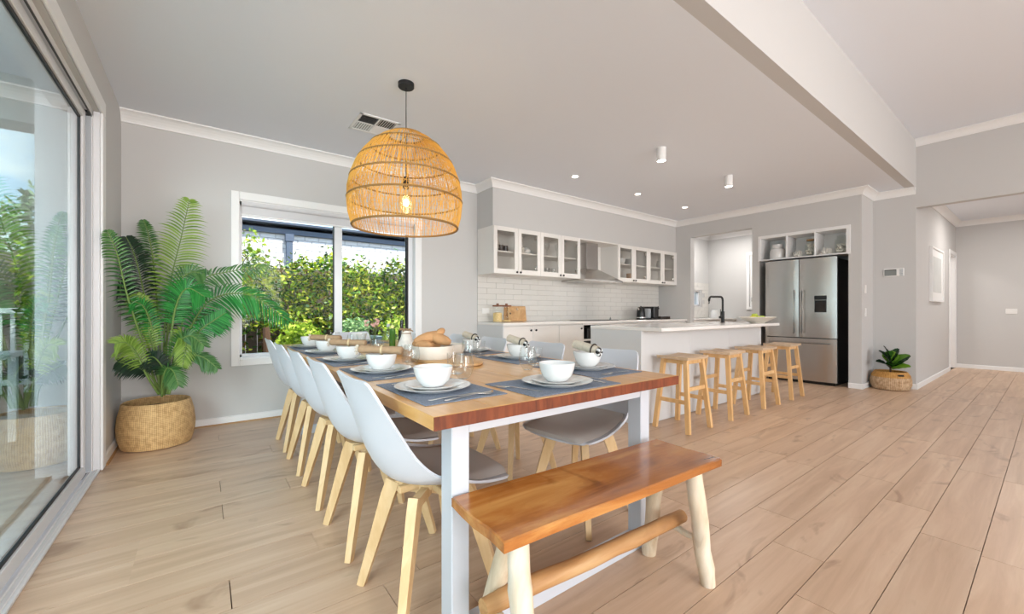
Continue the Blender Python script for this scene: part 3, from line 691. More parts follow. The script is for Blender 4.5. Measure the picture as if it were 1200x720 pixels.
# hood
t = thing('range_hood', 'stainless steel pyramid range hood with chimney in the cabinet alcove', 'range hood', (4.87, 4.36, 1.49))
hx, y0h, y1h = .45, -.24, .24
def frus(a, b):
    (xa0, xa1, ya0, ya1, za), (xb0, xb1, yb0, yb1, zb) = a, b
    return MB().add([(xa0, ya0, za), (xa1, ya0, za), (xa1, ya1, za), (xa0, ya1, za), (xb0, yb0, zb), (xb1, yb0, zb), (xb1, yb1, zb), (xb0, yb1, zb)], [(0, 3, 2, 1), (4, 5, 6, 7), (0, 1, 5, 4), (1, 2, 6, 5), (2, 3, 7, 6), (3, 0, 4, 7)])
obj('canopy', frus((-.43, .43, -.23, y1h, .03), (-.14, .12, 0, y1h, .215)), 'steel_v', t)
obj('lip', MB().cbox(-hx, hx-.015, y0h, y1h, 0, .03, .002), 'steel_v', t)
obj('filter', MB().box(-.35, .35, -.18, .2, -.003, .001), 'steel', t)
obj('chimney', MB().cbox(-.14, .12, 0, y1h, .21, .62, .002), 'steel', t)

# ------------------------------------------------------------------ crockery inside the wall cabinets
def vessel(name, cat, label, prof, m, x, y, z, n=18, handle=None, group=None):
    t = thing(name, label, cat, (x, y, z), random.random()*.8 if not handle else 0, group)
    obj('body', MB().lathe(prof, n, cap=m != 'drink'), m, t)
    if handle:
        r, h = handle
        obj('handle', MB().tube([(r, 0, h*.75), (r+.025, 0, h*.78), (r+.032, 0, h*.5), (r+.022, 0, h*.25), (r, 0, h*.28)], .005, 6), m, t)
    return t
mugp = [(0, 0), (.034, 0), (.036, .004), (.038, .085), (.035, .085), (.033, .008), (0, .008)]
gl = [(0, 0), (.03, 0), (.035, .12)]
bowlp = [(0, 0), (.03, 0), (.05, .02), (.065, .055), (.063, .056), (.047, .023), (0, .008)]
z1, z0 = 1.525+.3035, 1.525+.0185
vessel('jug', 'jug', 'tall patterned white jug at the left of the first wall cabinet', [(0, 0), (.05, 0), (.055, .06), (.052, .13), (.04, .17), (.045, .19), (.042, .19), (.036, .17), (0, .16)], 'pattern', 3.0, 4.36, z1, handle=(.05, .17))
vessel('cup', 'cup', 'dark cup beside the patterned jug, the nearer one', mugp, 'plastic_dark', 3.105, 4.37, z1)
vessel('cup', 'cup', 'dark cup on the upper shelf farther from the patterned jug', mugp, 'plastic_dark', 3.20, 4.40, z1)
vessel('mug', 'mug', 'white mug at the left on the upper shelf, second glass door', mugp, 'porcelain', 3.36, 4.36, z1, handle=(.036, .085))
vessel('mug', 'mug', 'black patterned mug between two white mugs, second glass door', mugp, 'pattern', 3.46, 4.38, z1, handle=(.036, .085))
vessel('teapot', 'teapot', 'round white teapot on the upper shelf behind the second glass door', [(0, 0), (.045, 0), (.07, .03), (.07, .065), (.045, .095), (.015, .10), (.012, .115), (0, .116)], 'porcelain', 3.575, 4.44, z1, handle=(.065, .09))
tallg = [(0, 0), (.03, 0), (.006, .006), (.005, .09), (.03, .12), (.036, .17), (.03, .20)]
for i in range(4): vessel('wine_glass', 'glass', 'clear stemmed wine glass left of the range hood, '+('leftmost', 'second', 'third', 'rightmost')[i]+' on the upper shelf', tallg, 'drink', 3.80+i*.14+(.06 if i > 1 else 0), 4.40, z1, 14, group='stemmed glasses left of the hood')
for i in range(5): vessel('tumbler', 'glass', 'clear tumbler behind the third glass door, '+('leftmost', 'second', 'middle', 'fourth', 'rightmost')[i]+' of five on the lower shelf', gl, 'drink', 3.78+i*.062, 4.36+(i % 2)*.05, z0, 14, group='tumblers in the wall cabinet')
vessel('plate_stack', 'plates', 'low stack of white plates behind the fourth glass door', [(0, 0), (.06, 0), (.1, .012), (.1, .035), (.06, .03), (0, .03)], 'porcelain', 4.21, 4.40, z0)
for i in range(2): vessel('bowl', 'bowl', ('white bowl at the left, upper shelf right of the range hood', 'white bowl second from left, upper shelf right of the hood')[i], [(0, 0), (.03, 0), (.055, .05), (.06, .10), (.057, .10), (.05, .05), (0, .01)], 'porcelain', 5.47+i*.13, 4.38, z1)
vessel('bowl', 'bowl', 'larger white bowl on the upper shelf, second door right of hood', [(0, 0), (.05, 0), (.08, .05), (.09, .11), (.087, .11), (.075, .05), (0, .01)], 'porcelain', 5.86, 4.42, z1)
vessel('canister', 'jar', 'beige canister on the lower shelf, second door right of hood', [(0, 0), (.05, 0), (.05, .14), (.045, .15), (0, .15)], 'sand', 5.86, 4.42, z0)
vessel('cup', 'cup', 'small white cup on lower shelf, third door right of hood', mugp, 'porcelain', 6.24, 4.36, z0)
vessel('cup', 'cup', 'small dark cup on lower shelf, third door right of hood', [(r*.9, z*.6) for r, z in mugp], 'plastic_dark', 6.36, 4.36, z0)
vessel('cup', 'cup', 'small dark cup nearest the door frame, third door right of hood', [(r*.9, z*.6) for r, z in mugp], 'plastic_dark', 6.45, 4.38, z0)
vessel('vase', 'vase', 'pale vase on the upper shelf of the corner wall cabinet', [(0, 0), (.04, 0), (.05, .06), (.03, .12), (.035, .14), (0, .138)], 'porcelain', 6.72, 4.42, z1)

# ------------------------------------------------------------------ things on the wall bench
walnut = wood('walnut_lid', [(110, 66, 44), (136, 86, 60), (154, 104, 76)], (20, 4, 20))
for x, l, full in ((3.09, 'left glass storage jar, part filled with pasta, wooden lid, on the wall bench', True), (3.235, 'right glass storage jar, nearly empty, wooden lid, on the wall bench', False)):
    t = thing('storage_jar', l, 'jar', (x, 4.42, .90), 0, 'glass storage jars')
    obj('glass', MB().lathe([(0, 0), (.06, 0), (.065, .005), (.065, .205)], 24, cap=False), 'glass', t)
    obj('pasta', MB().lathe([(0, .007), (.059, .007), (.059, .12 if full else .025), (.03, .13 if full else .03), (0, .125 if full else .03)], 20), 'pasta', t)
    obj('lid', MB().lathe([(0, .206), (.066, .206), (.068, .21), (.068, .225), (.02, .227), (.016, .233), (.02, .245), (0, .25)], 24), walnut, t)
t = thing('chopping_board', 'rectangular bamboo chopping board leaning against the kitchen tiles', 'board', (3.53, 4.560, .902))
bd = obj('board', MB().cbox(-.16, .16, -.012, .012, 0, .215, .006), 'board', t, rot=(R(-8), 0, 0))
obj('hole', MB().cyl((0, 0, 0), .012, .003, 16), 'black', bd, (-.125, -.0125, .11), (R(90), 0, 0))
obj('ring', MB().torus((0, 0, 0), .014, .004, 16, 5), 'steel_v', bd, (0, -.014, .17), (R(90), 0, 0))
tag(obj('small_board', MB().cbox(-.14, .14, -.008, .008, 0, .20, .005), 'log', None, (3.47, 4.609, .902), (0, 0, 0)), 'darker wooden board behind the bamboo chopping board', 'board')
t = thing('power_outlet', 'white double power outlet on the tiles left of the jars', 'outlet', (3.03, YB-.0125, 1.05))
obj('plate', MB().cbox(-.058, .058, -.008, 0, -.037, .037, .002), 'switch', t)
for sx in (-1, 1): obj('switch', MB().cbox(sx*.03-.006, sx*.03+.006, -.011, -.008, .012, .028), 'trim', t)
tag(obj('small_cone', MB().lathe([(.02, 0), (.018, .01), (.002, .05), (0, .051)], 12), 'screen', None, (5.40, 4.45, .9005)), 'tiny grey cone shaker on the wall bench left of the kettle', 'shaker')
t = thing('kettle', 'black electric kettle with steel band at the left of the coffee machine', 'kettle', (6.02, 4.30, .9))
obj('body', MB().lathe([(0, .0), (.075, 0), (.078, .02), (.074, .04), (.074, .05), (.07, .12), (.058, .20), (.05, .215), (0, .222)], 24), 'black', t)
obj('band', MB().lathe([(.0785, .028), (.0785, .042), (.074, .044), (.074, .026)], 24), 'steel_v', t)
obj('handle', MB().tube([(.05, 0, .20), (.10, 0, .19), (.105, 0, .12), (.08, 0, .06)], .010, 8), 'black', t)
obj('spout', MB().tube([(-.05, 0, .17), (-.085, 0, .205)], [.018, .012], 8), 'steel_v', t)
obj('lid_knob', MB().lathe([(.012, .22), (.014, .232), (0, .235)], 12), 'black', t)
t = thing('coffee_machine', 'black capsule coffee machine with clear tank on the wall bench', 'coffee machine', (6.36, 4.34, .9))
obj('body', MB().cbox(-.07, .07, -.12, .16, .02, .225, .012), 'black', t)
obj('base', MB().cbox(-.15, .10, -.14, .17, 0, .02, .005), 'black', t)
obj('water_tank', MB().cbox(-.135, -.072, -.06, .10, .02, .19, .01), 'channel', t)
obj('lever', MB().tube([(.07, -.05, .19), (.11, -.08, .225), (.12, -.09, .18)], .010, 8), 'black', t)
t = thing('capsule_tray', 'dark tray of cups and capsules right of the coffee machine', 'tray', (6.68, 4.34, .9))
obj('tray', MB().cbox(-.14, .14, -.10, .10, 0, .012, .003).cbox(-.14, .14, -.1, -.09, .012, .05).cbox(-.14, .14, .09, .1, .012, .05).cbox(-.14, -.13, -.09, .09, .012, .05).cbox(.13, .14, -.09, .09, .012, .05), 'plastic_dark', t)
mugs = [(0, 0), (.024, 0), (.03, .045), (.028, .045), (.022, .004), (0, .004)]
for i, (dx, dy) in enumerate([(-.02, -.04), (.05, -.04), (.09, .03)]): vessel('espresso_cup', 'cup', 'small white espresso cup in the dark tray, '+('nearest the coffee machine', 'in the middle', 'farthest from the coffee machine')[i], mugs, 'porcelain', 6.68+dx, 4.34+dy, .9125, 12, group='espresso cups in the tray')
tag(obj('peach_cloth', MB().ball((0, 0, .045), .045, 14, 8, 1, 1.1, .8, .08), 'sand', None, (6.60, 4.40, .9125)), 'crumpled peach cloth bundle between coffee machine and tray', 'cloth')

# ------------------------------------------------------------------ fridge and shelf
t = thing('refrigerator', 'stainless steel French-door refrigerator with bottom freezer drawer and water dispenser', 'refrigerator', (6.95, 1.81, 0))
obj('cabinet', MB().cbox(.055, .72, .01, .89, .03, 1.79, .006).box(.06, .7, .03, .87, 0, .04), 'black', t)
steel = 'steel'
def fdoor(y0, y1, z0, z1):
    P = []; B = []
    for i in range(2):
        r = []; q = []
        for k in range(13):
            u = k/12; yy = y0+(y1-y0)*u; bul = .012*(1-(2*u-1)**2); r.append((.014-bul+(.006 if k in (0, 12) else 0), yy, (z0, z1)[i])); q.append((.055, yy, (z0, z1)[i]))
        P.append(r); B.append(q)
    return MB().sheet(P, B)
ld = obj('door', fdoor(.456, .90, .665, 1.805), steel, t); rd = obj('door', fdoor(.0, .448, .665, 1.805), steel, t)
dw = obj('freezer_drawer', fdoor(0, .90, .045, .652), steel, t)
def vhandle(y, par):
    return obj('handle', MB().tube([(-.035, y, .72), (-.04, y, .74), (-.04, y, 1.34), (-.035, y, 1.36)], [(.007, .012)]*4, 8).tube([(.01, y, .74), (-.038, y, .74)], .006, 6).tube([(.01, y, 1.34), (-.038, y, 1.34)], .006, 6), 'handle', par)
vhandle(.50, ld); vhandle(.40, rd)
obj('handle', MB().tube([(-.04, .07, .585), (-.04, .83, .585)], [(.012, .007)]*2, 8).tube([(.01, .09, .585), (-.038, .09, .585)], .006, 6).tube([(.01, .81, .585), (-.038, .81, .585)], .006, 6), 'handle', dw)
obj('water_dispenser', MB().cbox(-.004, .03, .115, .255, 1.03, 1.20, .003).cbox(-.006, .03, .112, .258, 1.205, 1.265, .003), 'black', rd)
obj('dispenser_recess', MB().box(-.0055, .0, .130, .240, 1.045, 1.16).box(-.012, 0, .165, .205, 1.10, 1.185), 'dark_gap', rd)
obj('badge', MB().box(-.0008, .004, .70, .78, .69, .70), 'steel_v', ld)
t = thing('cubby_shelf', 'white three-compartment open shelf set in the wall above the refrigerator', 'shelf', (XF, 1.705, 1.835))
mb = MB().cbox(-.012, .36, 0, 1.11, 0, .018, .001).cbox(-.012, .36, 0, 1.11, .345, .362, .001)
for y in (0, .366, .729, 1.092): mb.cbox(-.012, .36, y, y+.018, .018, .345, .001)
obj('carcass', mb.box(.35, .36, 0, 1.11, 0, .36), 'trim', t)
obj('face_trim', MB().cbox(-.014, -.0005, -.03, -.0002, -.005, .3628, .001).cbox(-.014, -.0005, 1.1102, 1.13, -.005, .3628, .001).cbox(-.014, -.0005, -.03, 1.13, .363, .39, .001), 'trim', t)
zs = 1.835+.0185
vessel('stoneware_jar', 'jar', 'large plain white stoneware jar in the left compartment above the refrigerator', [(0, 0), (.10, 0), (.105, .01), (.105, .12), (.095, .15), (.07, .165), (.066, .175), (.072, .22), (.068, .225), (0, .22)], 'porcelain', 7.13, 2.60, zs, 28)
def coral(x, y, r, label):
    mb = MB(); rr = random.Random(int(y*1000))
    for i in range(46):
        a = rr.random()*2*PI; e = rr.random()*1.4
        d = Vector((math.cos(a)*math.cos(e), math.sin(a)*math.cos(e), abs(math.sin(e))*1.1)); p0 = d*r*.25+Vector((0, 0, r*.12)); mid = d*r*.7+Vector((rr.uniform(-.1, .1), rr.uniform(-.1, .1), 0))*r; end = d*r*(1.0+.25*rr.random())
        mb.tube([p0, mid, end+Vector((0, 0, r*.1))], [r*.10, r*.08, r*.05], 5)
    mb.ball((0, 0, r*.22), r*.42, 12, 6, .55)
    tag(obj('coral', mb, 'coral', None, (x, y, zs)), label, 'ornament')
coral(7.11, 2.31, .075, 'white branching coral piece left of the shell jar, middle compartment')
coral(7.11, 1.97, .08, 'white branching coral piece at the left of the right compartment')
def shell_jar(x, y, h, r, label, lid):
    t = thing('glass_jar', label, 'jar', (x, y, zs))
    obj('glass', MB().lathe([(0, 0), (r, 0), (r+.004, .01), (r+.004, h*.72), (r*.7, h*.85), (r*.72, h), (r*.68, h), (r*.66, h*.85), (r, h*.71), (r, .012), (0, .006)], 24), 'glass', t)
    mb = MB(); rr = random.Random(9)
    for i in range(60):
        a = rr.random()*2*PI; q = (r-.016)*math.sqrt(rr.random()); mb.ball((q*math.cos(a), q*math.sin(a), .02+rr.random()*h*(.72 if lid else .45)), .017, 6, 4, .7)
    obj('shells', mb, 'coral', t, kind='stuff')
    if lid: obj('lid', MB().lathe([(0, h+.001), (r*.74, h+.001), (r*.74, h+.02), (0, h+.022)], 24), 'rattan_dark', t)
shell_jar(7.12, 2.165, .225, .066, 'lidded glass jar full of white shells in the middle compartment', True)
shell_jar(7.12, 1.80, .25, .07, 'open glass jar part filled with shells in the right compartment', False)

# ------------------------------------------------------------------ scullery
t = thing('scullery_bench', 'white cabinet run with pale benchtop seen through the kitchen doorway', 'cabinet', (XF+.13, 4.05, 0))
obj('body', MB().box(0, 1.76, .02, .57, .1, .868), 'cab', t)
for i in range(3): obj('door', MB().cbox(i*.586+.002, (i+1)*.586-.002, 0, .018, .11, .86, .002), 'cab', t)
obj('benchtop', MB().cbox(0, 1.77, -.02, .568, .8685, .90, .003), 'top', t)
mb = MB(); r_ = 0; z = .902
while z < 1.62:
    x = 7.16-(.1 if r_ % 2 else 0)
    while x < 8.93:
        a, b = max(x, 7.16), min(x+.198, 8.935)
        if not (z+.073 > 1.16 and a < 8.58 and z < 1.47) and b-a > .01: mb.cbox(a, b, YB-.008, YB-.001, z, z+.073, .0015)
        x += .2
    z += .075; r_ += 1
o = obj('trim_7', mb, 'tile', kind='structure')
t = thing('toaster', 'white rounded kettle on the scullery bench behind the tap', 'kettle', (8.40, 4.22, .90))
obj('body', MB().lathe([(0, 0), (.07, 0), (.078, .015), (.075, .12), (.06, .16), (0, .175)], 20), 'porcelain', t)
obj('handle', MB().tube([(.07, 0, .14), (.12, 0, .13), (.12, 0, .06), (.076, 0, .04)], .009, 8), 'porcelain', t)
t.name = 'white_kettle'
t = thing('wall_clock', 'round wall clock with thin dark rim on the scullery wall', 'clock', (8.155, YB-.001, 2.04))
obj('rim', MB().torus((0, 0, 0), .135, .008, 40, 6), 'plastic_dark', t, (0, -.01, 0), (R(90), 0, 0))
obj('face', MB().cyl((0, 0, 0), .13, .006, 40), 'sand', t, (0, -.0065, 0), (R(-90), 0, 0))
obj('hand', MB().box(-.003, .003, -.016, -.014, 0, .09), 'black', t); obj('hand', MB().box(0, .06, -.016, -.014, -.003, .003), 'black', t)
light('scullery_fill', 'AREA', (8.1, 3.8, 2.66), (0, 0, 0), 22, (1, .98, .95), shape='DISK', size=.3)  # fill added to brighten the scullery, no fitting there

# ------------------------------------------------------------------ right wall fittings
def plate_y(name, label, x, z, w, h):   # on a wall facing -y
    t = thing(name, label, 'switch', (x, 1.56, z)); obj('plate', MB().cbox(-w/2, w/2, -.008, 0, -h/2, h/2, .002), 'switch', t); obj('button', MB().cbox(-.007, .007, -.011, -.008, -.012, .012, .001), 'trim', t)
plate_y('light_switch', 'upper white light switch on the narrow pier side face', 7.20, 1.345, .07, .115)
plate_y('light_switch', 'lower white light switch on the narrow pier side face', 7.20, 1.03, .07, .115)
t = thing('thermostat', 'grey and white air-conditioning control panel above the small potted plant', 'control panel', (XS, 1.34, 1.58))
obj('case', MB().cbox(-.02, 0, -.105, .105, -.055, .055, .004), 'switch', t)
obj('display', MB().box(-.0215, -.02, -.03, .095, -.045, .04), 'screen', t)
for k in range(5): obj('button', MB().cbox(-.023, -.02, -.095+k*.0, -.06, -.045+k*.019, -.034+k*.019, .001), 'channel', t)
obj('text_row', MB().box(-.0222, -.0215, -.025, .09, .028, .036), 'plastic_dark', t)
t = thing('framed_picture', 'white framed pale print on the hallway wall', 'picture', (9.07, YBM, 1.60))
obj('frame', MB().cbox(-.52, -.49, -.035, 0, -.41, .41, .002).cbox(.49, .52, -.035, 0, -.41, .41, .002).cbox(-.49, .49, -.035, 0, -.41, -.38, .002).cbox(-.49, .49, -.035, 0, .38, .41, .002), 'trim', t)
obj('mat', MB().box(-.49, .49, -.02, -.005, -.38, .38), 'trim', t)
obj('print', MB().box(-.36, .36, -.022, -.02, -.27, .27), 'art', t)
t = thing('hall_switch', 'white switch plate on the far hallway wall', 'switch', (XH, .46, 1.04))
obj('plate', MB().cbox(-.009, 0, -.065, .065, -.045, .045, .003), 'switch', t); obj('button', MB().cbox(-.012, -.009, -.01, .01, -.012, .012), 'trim', t)

t = thing('window_blind', 'white pull-down blind in the side window of the scullery', 'blind', (8.955, 3.41, 1.14))
obj('fabric', MB().box(-.004, 0, -.358, .358, .02, 1.049), 'switch', t); obj('bottom_rail', MB().cbox(-.012, .004, -.358, .358, -.008, .025, .003), 'trim', t); obj('latch', MB().cbox(-.02, -.004, .30, .33, .10, .18, .003), 'steel_v', t)

# ------------------------------------------------------------------ dining table
TX0, TX1, TY0, TY1, TZ = .50, 1.70, 1.02, 3.98, .76
t = thing('dining_table', 'long oak plank dining table on a white steel frame, laid for a meal', 'table', (1.1, 2.5, 0))
nb = 6; bw = (TX1-TX0)/nb
for i in range(nb):
    xa = TX0-1.1+i*bw
    obj('board', MB().cbox(.0002, bw-.0002, TY0-2.5, TY1-2.5, -.0395, 0, .0012), 'table', t, (xa, 0, TZ))
    obj('end_grain', MB().cbox(.0002, bw-.0002, -.004, .0, -.0385, -.001, .0005), 'tablend', t, (xa, TY0-2.5-.0001, TZ))
for sx in (-1, 1):
    for y in (1.10-2.5, 3.83-2.5):
        xx = -.50 if sx < 0 else .44
        obj('leg', MB().cbox(xx, xx+.062, y, y+.07, 0, .72, .003), 'white_metal', t)
for y in (1.10-2.5, 3.83-2.5):
    obj('base_rail', MB().cbox(-.438, .44, y+.002, y+.068, 0, .06, .003), 'white_metal', t)
    obj('apron', MB().cbox(-.438, .44, y+.004, y+.03, .668, .72, .002), 'white_metal', t)
for x in (-.495, .465): obj('apron', MB().cbox(x, x+.03, -1.33, 1.33, .668, .72, .002), 'white_metal', t)

# ------------------------------------------------------------------ chairs
def interp(tab, u):
    n = len(tab)-1; i = min(int(u), n-1); f = u-i
    p0 = tab[max(i-1, 0)]; p1 = tab[i]; p2 = tab[i+1]; p3 = tab[min(i+2, n)]
    return [.5*((2*b)+(-a+c)*f+(2*a-5*b+4*c-d)*f*f+(-a+3*b-3*c+d)*f**3) for a, b, c, d in zip(p0, p1, p2, p3)]
# x forward, z, half width, forward wrap of sides, upward wrap of sides
CH = [(-.290, .832, .150, .006, .004), (-.286, .816, .178, .012, .004), (-.272, .750, .196, .034, .002), (-.250, .672, .208, .056, 0), (-.224, .592, .216, .078, .0),
      (-.193, .525, .223, .095, .015), (-.150, .475, .231, .085, .045), (-.085, .450, .238, .050, .062), (0, .440, .240, .020, .050), (.09, .440, .236, 0, .030),
      (.165, .446, .230, -.005, .014), (.220, .448, .215, -.010, .004), (.250, .440, .185, -.025, -.002)]
def chair_surf(u, v, inset=1.0):
    x, z, w, fx, fz = interp(CH, u)
    return Vector((x+fx*v*v, w*v*inset, z+fz*v*v))
def shell_grids(u0, u1, nu, nv, inset, off0, off1, puff=None):
    T = []; B = []
    for i in range(nu+1):
        u = u0+(u1-u0)*i/nu; rt = []; rb = []
        for j in range(nv+1):
            v = -1+2*j/nv; e = .02
            vv = max(-1, min(1, v*inset)); uu = max(0, min(12, u))
            p = chair_surf(uu, vv); a = chair_surf(min(12, uu+e), vv)-chair_surf(max(0, uu-e), vv); b = chair_surf(uu, min(1, vv+e))-chair_surf(uu, max(-1, vv-e))
            n = a.cross(b).normalized()
            k = 1
            if puff: k = (1-abs(v)**4)*(1-abs(2*i/nu-1)**4); k = k**.5 if k > 0 else 0
            rt.append(p+n*(off0+(off1-off0)*(k if puff else 1))); rb.append(p+n*off0 if puff else p)
        T.append(rt); B.append(rb)
    return T, B
ch = thing('dining_chair', 'x', 'chair', (0, 0, 0), 0, 'white tulip chairs around the dining table')
T, B = shell_grids(0, 12, 30, 16, 1, 0, -.009)
obj('shell', MB().sheet(T, B), 'shell', ch)
T, B = shell_grids(5.3, 11.85, 20, 14, .90, .002, .026, True)
obj('cushion', MB().sheet(T, B), 'cushion', ch)
for sx in (-1, 1):
    for sy in (-1, 1):
        obj('leg', MB().tube([(sx*.098, sy*.098, .412), (sx*.112, sy*.112, .36), (sx*.192, sy*.192, 0)], [(.017, .026), (.017, .026), (.0125, .0145)], 4, up=(sx, sy, .9), square=True), 'beech', ch)
for q in (1, -1): obj('cross_brace', MB().tube([(-.10, -.10*q, .392), (.10, .10*q, .392)], [(.014, .018)]*2, 4, square=True), 'beech', ch)
obj('seat_bracket', MB().cbox(-.12, .12, -.012, .012, .398, .424, .003).cbox(-.012, .012, -.12, .12, .398, .424, .003).cyl((0, 0, .40), .05, .03, 16), 'beech', ch)
leftY = [1.41, 1.965, 2.52, 3.08, 3.62]; ordn = ['nearest the bench', 'second from the bench', 'middle one of five', 'second from the window', 'nearest the window']
for i, y in enumerate(leftY):
    lab = 'white tulip chair with beech legs on the sliding-door side, '+ordn[i]
    if i == 0: ch.location = (.675, y, 0); ch['label'] = lab
    else: dup(ch, (.675, y, 0), 0, lab)
for (x, y, a), l in zip([(1.575, 1.50, R(187)), (1.60, 2.10, R(182)), (1.60, 2.74, R(180)), (1.60, 3.28, R(180))], ['nearest the bench', 'second from the bench', 'third from the bench', 'fourth from the bench']):
    dup(ch, (x, y, 0), a, 'white tulip chair on the kitchen side of the table, '+l)
dup(ch, (1.20, 4.06, 0), R(-90), 'white tulip chair at the far head of the table, before the window')

# ------------------------------------------------------------------ bench
t = thing('wooden_bench', 'rustic teak bench with bleached log legs at the near end of the table', 'bench', (1.080, .927, 0), R(-2.4))
mb = MB()
T = []; B = []
us = [0, .004]+[k/13 for k in range(1, 13)]+[.996, 1]; vs_ = [0, .015, .25, .5, .75, .985, 1]
for i, u in enumerate(us):
    x = -.495+.99*u; rt = []; rb = []
    for j, v in enumerate(vs_):
        y = -.146+.292*v; ed = .004 if (u in (0, 1) or v in (0, 1)) else 0
        y2 = y+(.0015*math.sin(9*u) if v < .1 or v > .9 else 0)
        x2 = x+(.004*math.sin(8*v) if u < .01 or u > .99 else 0)
        rt.append((x2, y2, 0.490-ed)); rb.append((x2, y2, .461))
    T.append(rt); B.append(rb)
obj('seat_board', mb.sheet(T, B), 'bench', t)
def loc(x, y, z):   # room coordinates to bench coordinates
    v = Matrix.Rotation(R(2.4), 3, 'Z') @ Vector((x-1.080, y-.927, 0)); return (v.x, v.y, z)
rr = random.Random(4)
def log(a, b, r, n=7, w=.004):
    a = Vector(a); b = Vector(b); pts = []; rad = []
    for i in range(n+1):
        p = a.lerp(b, i/n); pts.append(p+Vector((rr.uniform(-w, w), rr.uniform(-w, w), 0) if 0 < i < n else (0, 0, 0))); rad.append(r*(1+rr.uniform(-.06, .06)))
    rad[-1] *= .93; rad[0] *= .96
    return MB().tube(pts, rad, 14)
for a, b in (((.66, .85, .4625), (.645, .79, 0)), ((.725, .95, .4625), (.685, 1.075, 0)), ((1.485, .83, .4625), (1.545, .803, 0)), ((1.50, .985, .4625), (1.54, 1.06, 0))):
    obj('leg', log(loc(*a), loc(*b), .031), 'whitewash', t)
obj('stretcher', log(loc(.625, .965, .215), loc(1.555, .915, .215), .028, 9, .005), 'log', t)
obj('cross_rail', log(loc(1.53, .83, .165), loc(1.53, 1.03, .175), .013), 'whitewash', t)
obj('cross_rail', log(loc(.655, .82, .165), loc(.69, 1.05, .175), .013), 'whitewash', t)

# ------------------------------------------------------------------ bar stools
st = thing('bar_stool', 'x', 'stool', (0, 0, 0), 0, 'pine bar stools along the island')
T = []; B = []
for i in range(9):
    u = -1+i/4; rt = []; rb = []
    for j in range(9):
        v = -1+j/4; rt.append((u*.175, v*.150, .650-.010*(1-u*u))); rb.append((u*.172, v*.147, .624))
    T.append(rt); B.append(rb)
obj('seat', MB().sheet(T, B), 'pine_seat', st)
def lp(sx, sy, z): return (sx*(.128+.055*(1-z/.624)), sy*(.105+.055*(1-z/.624)), z)
for sx in (-1, 1):
    for sy in (-1, 1):
        obj('leg', MB().tube([lp(sx, sy, .6245), lp(sx, sy, 0)], [(.016, .019)]*2, 4, up=(0, 1, 0), square=True), 'pine', st)
for sy in (-1, 1):
    a, b = lp(-1, sy, .37), lp(1, sy, .37); obj('rung', MB().cbox(a[0]+.01, b[0]-.01, a[1]-.009, a[1]+.009, .353, .387, .002), 'pine', st)
    a, b = lp(-1, sy, .60), lp(1, sy, .60); obj('apron', MB().cbox(a[0]+.008, b[0]-.008, a[1]-.008, a[1]+.008, .585, .623, .002), 'pine', st)
for sx in (-1, 1):
    a = lp(sx, -1, .26); obj('rung', MB().cbox(a[0]-.009, a[0]+.009, a[1]+.01, -a[1]-.01, .243, .277, .002), 'pine', st)
    a = lp(sx, -1, .60); obj('apron', MB().cbox(a[0]-.008, a[0]+.008, a[1]+.008, -a[1]-.008, .585, .623, .002), 'pine', st)
sl = ['pine bar stool nearest the dining table, first of the island row', 'second pine bar stool from the dining table', 'third pine bar stool from the dining table', 'pine bar stool nearest the refrigerator, last of the row']
for i, x in enumerate((3.46, 4.20, 4.96, 5.70)):
    if i == 0: st.location = (x, 2.03, 0); st['label'] = sl[0]
    else: dup(st, (x, 2.03, 0), R((0, 1.5, -1, 1)[i]), sl[i])

# ------------------------------------------------------------------ table settings
def one(name, mb, m, label, cat, group): return tag(obj(name, mb, m), label, cat, group)
def ring_prof(r, h, foot): return [(0, 0), (foot, 0), (foot+.004, .003), (r-.004, h-.003), (r, h), (r-.006, h+.0005), (foot*1.0, .0065), (0, .006)]
P = {}
P['mat'] = one('placemat', MB().cbox(-.155, .155, -.222, .222, 0, .003, .001), 'denim', 'x', 'placemat', 'slate blue placemats')
P['dinner'] = one('dinner_plate', MB().lathe(ring_prof(.138, .018, .085), 40), 'porcelain', 'x', 'plate', 'white dinner plates')
P['side'] = one('side_plate', MB().lathe(ring_prof(.104, .014, .065), 36), 'porcelain', 'x', 'plate', 'white side plates')
P['bowl'] = one('bowl', MB().lathe([(0, 0), (.040, 0), (.043, .004), (.058, .020), (.067, .045), (.0715, .068), (.0705, .070), (.069, .068), (.064, .045), (.053, .022), (.03, .010), (0, .009)], 36), 'porcelain', 'x', 'bowl', 'white bowls on the place settings')
P['wine'] = one('stemless_glass', MB().lathe([(0, 0), (.020, 0), (.024, .004), (.036, .022), (.043, .045), (.0435, .062), (.040, .085), (.034, .112)], 30, cap=False), 'drink', 'x', 'glass', 'stemless wine glasses on the table')
P['tumbler'] = one('water_tumbler', MB().lathe([(0, 0), (.034, 0), (.037, .003), (.0395, .095)], 28, cap=False), 'drink', 'x', 'glass', 'straight water tumblers on the table')
def flat(path_w, z, th=.0016):
    """cutlery blank: list of (x, halfwidth, z)"""
    T = []; B = []
    for x, w, zz in path_w:
        T.append([(x, -w, zz+th*.6), (x, 0, zz+th), (x, w, zz+th*.6)]); B.append([(x, -w, zz), (x, 0, zz), (x, w, zz)])
    return MB().sheet(T, B)
kn = flat([(-.10, .006, 0), (-.095, .008, .0), (-.03, .0065, .002), (-.0, .005, .002), (.01, .009, .001), (.07, .0095, .001), (.10, .004, .001)], 0, .002)
P['knife'] = one('knife', kn, 'chrome', 'x', 'knife', 'table knives')
sp_ = flat([(-.10, .006, 0), (-.09, .0085, 0), (-.03, .0035, .003), (.03, .003, .006), (.042, .008, .005), (.055, .017, .002), (.075, .020, .001), (.093, .013, .004), (.10, .003, .007)], 0)
P['spoon'] = one('spoon', sp_, 'chrome', 'x', 'spoon', 'table spoons')
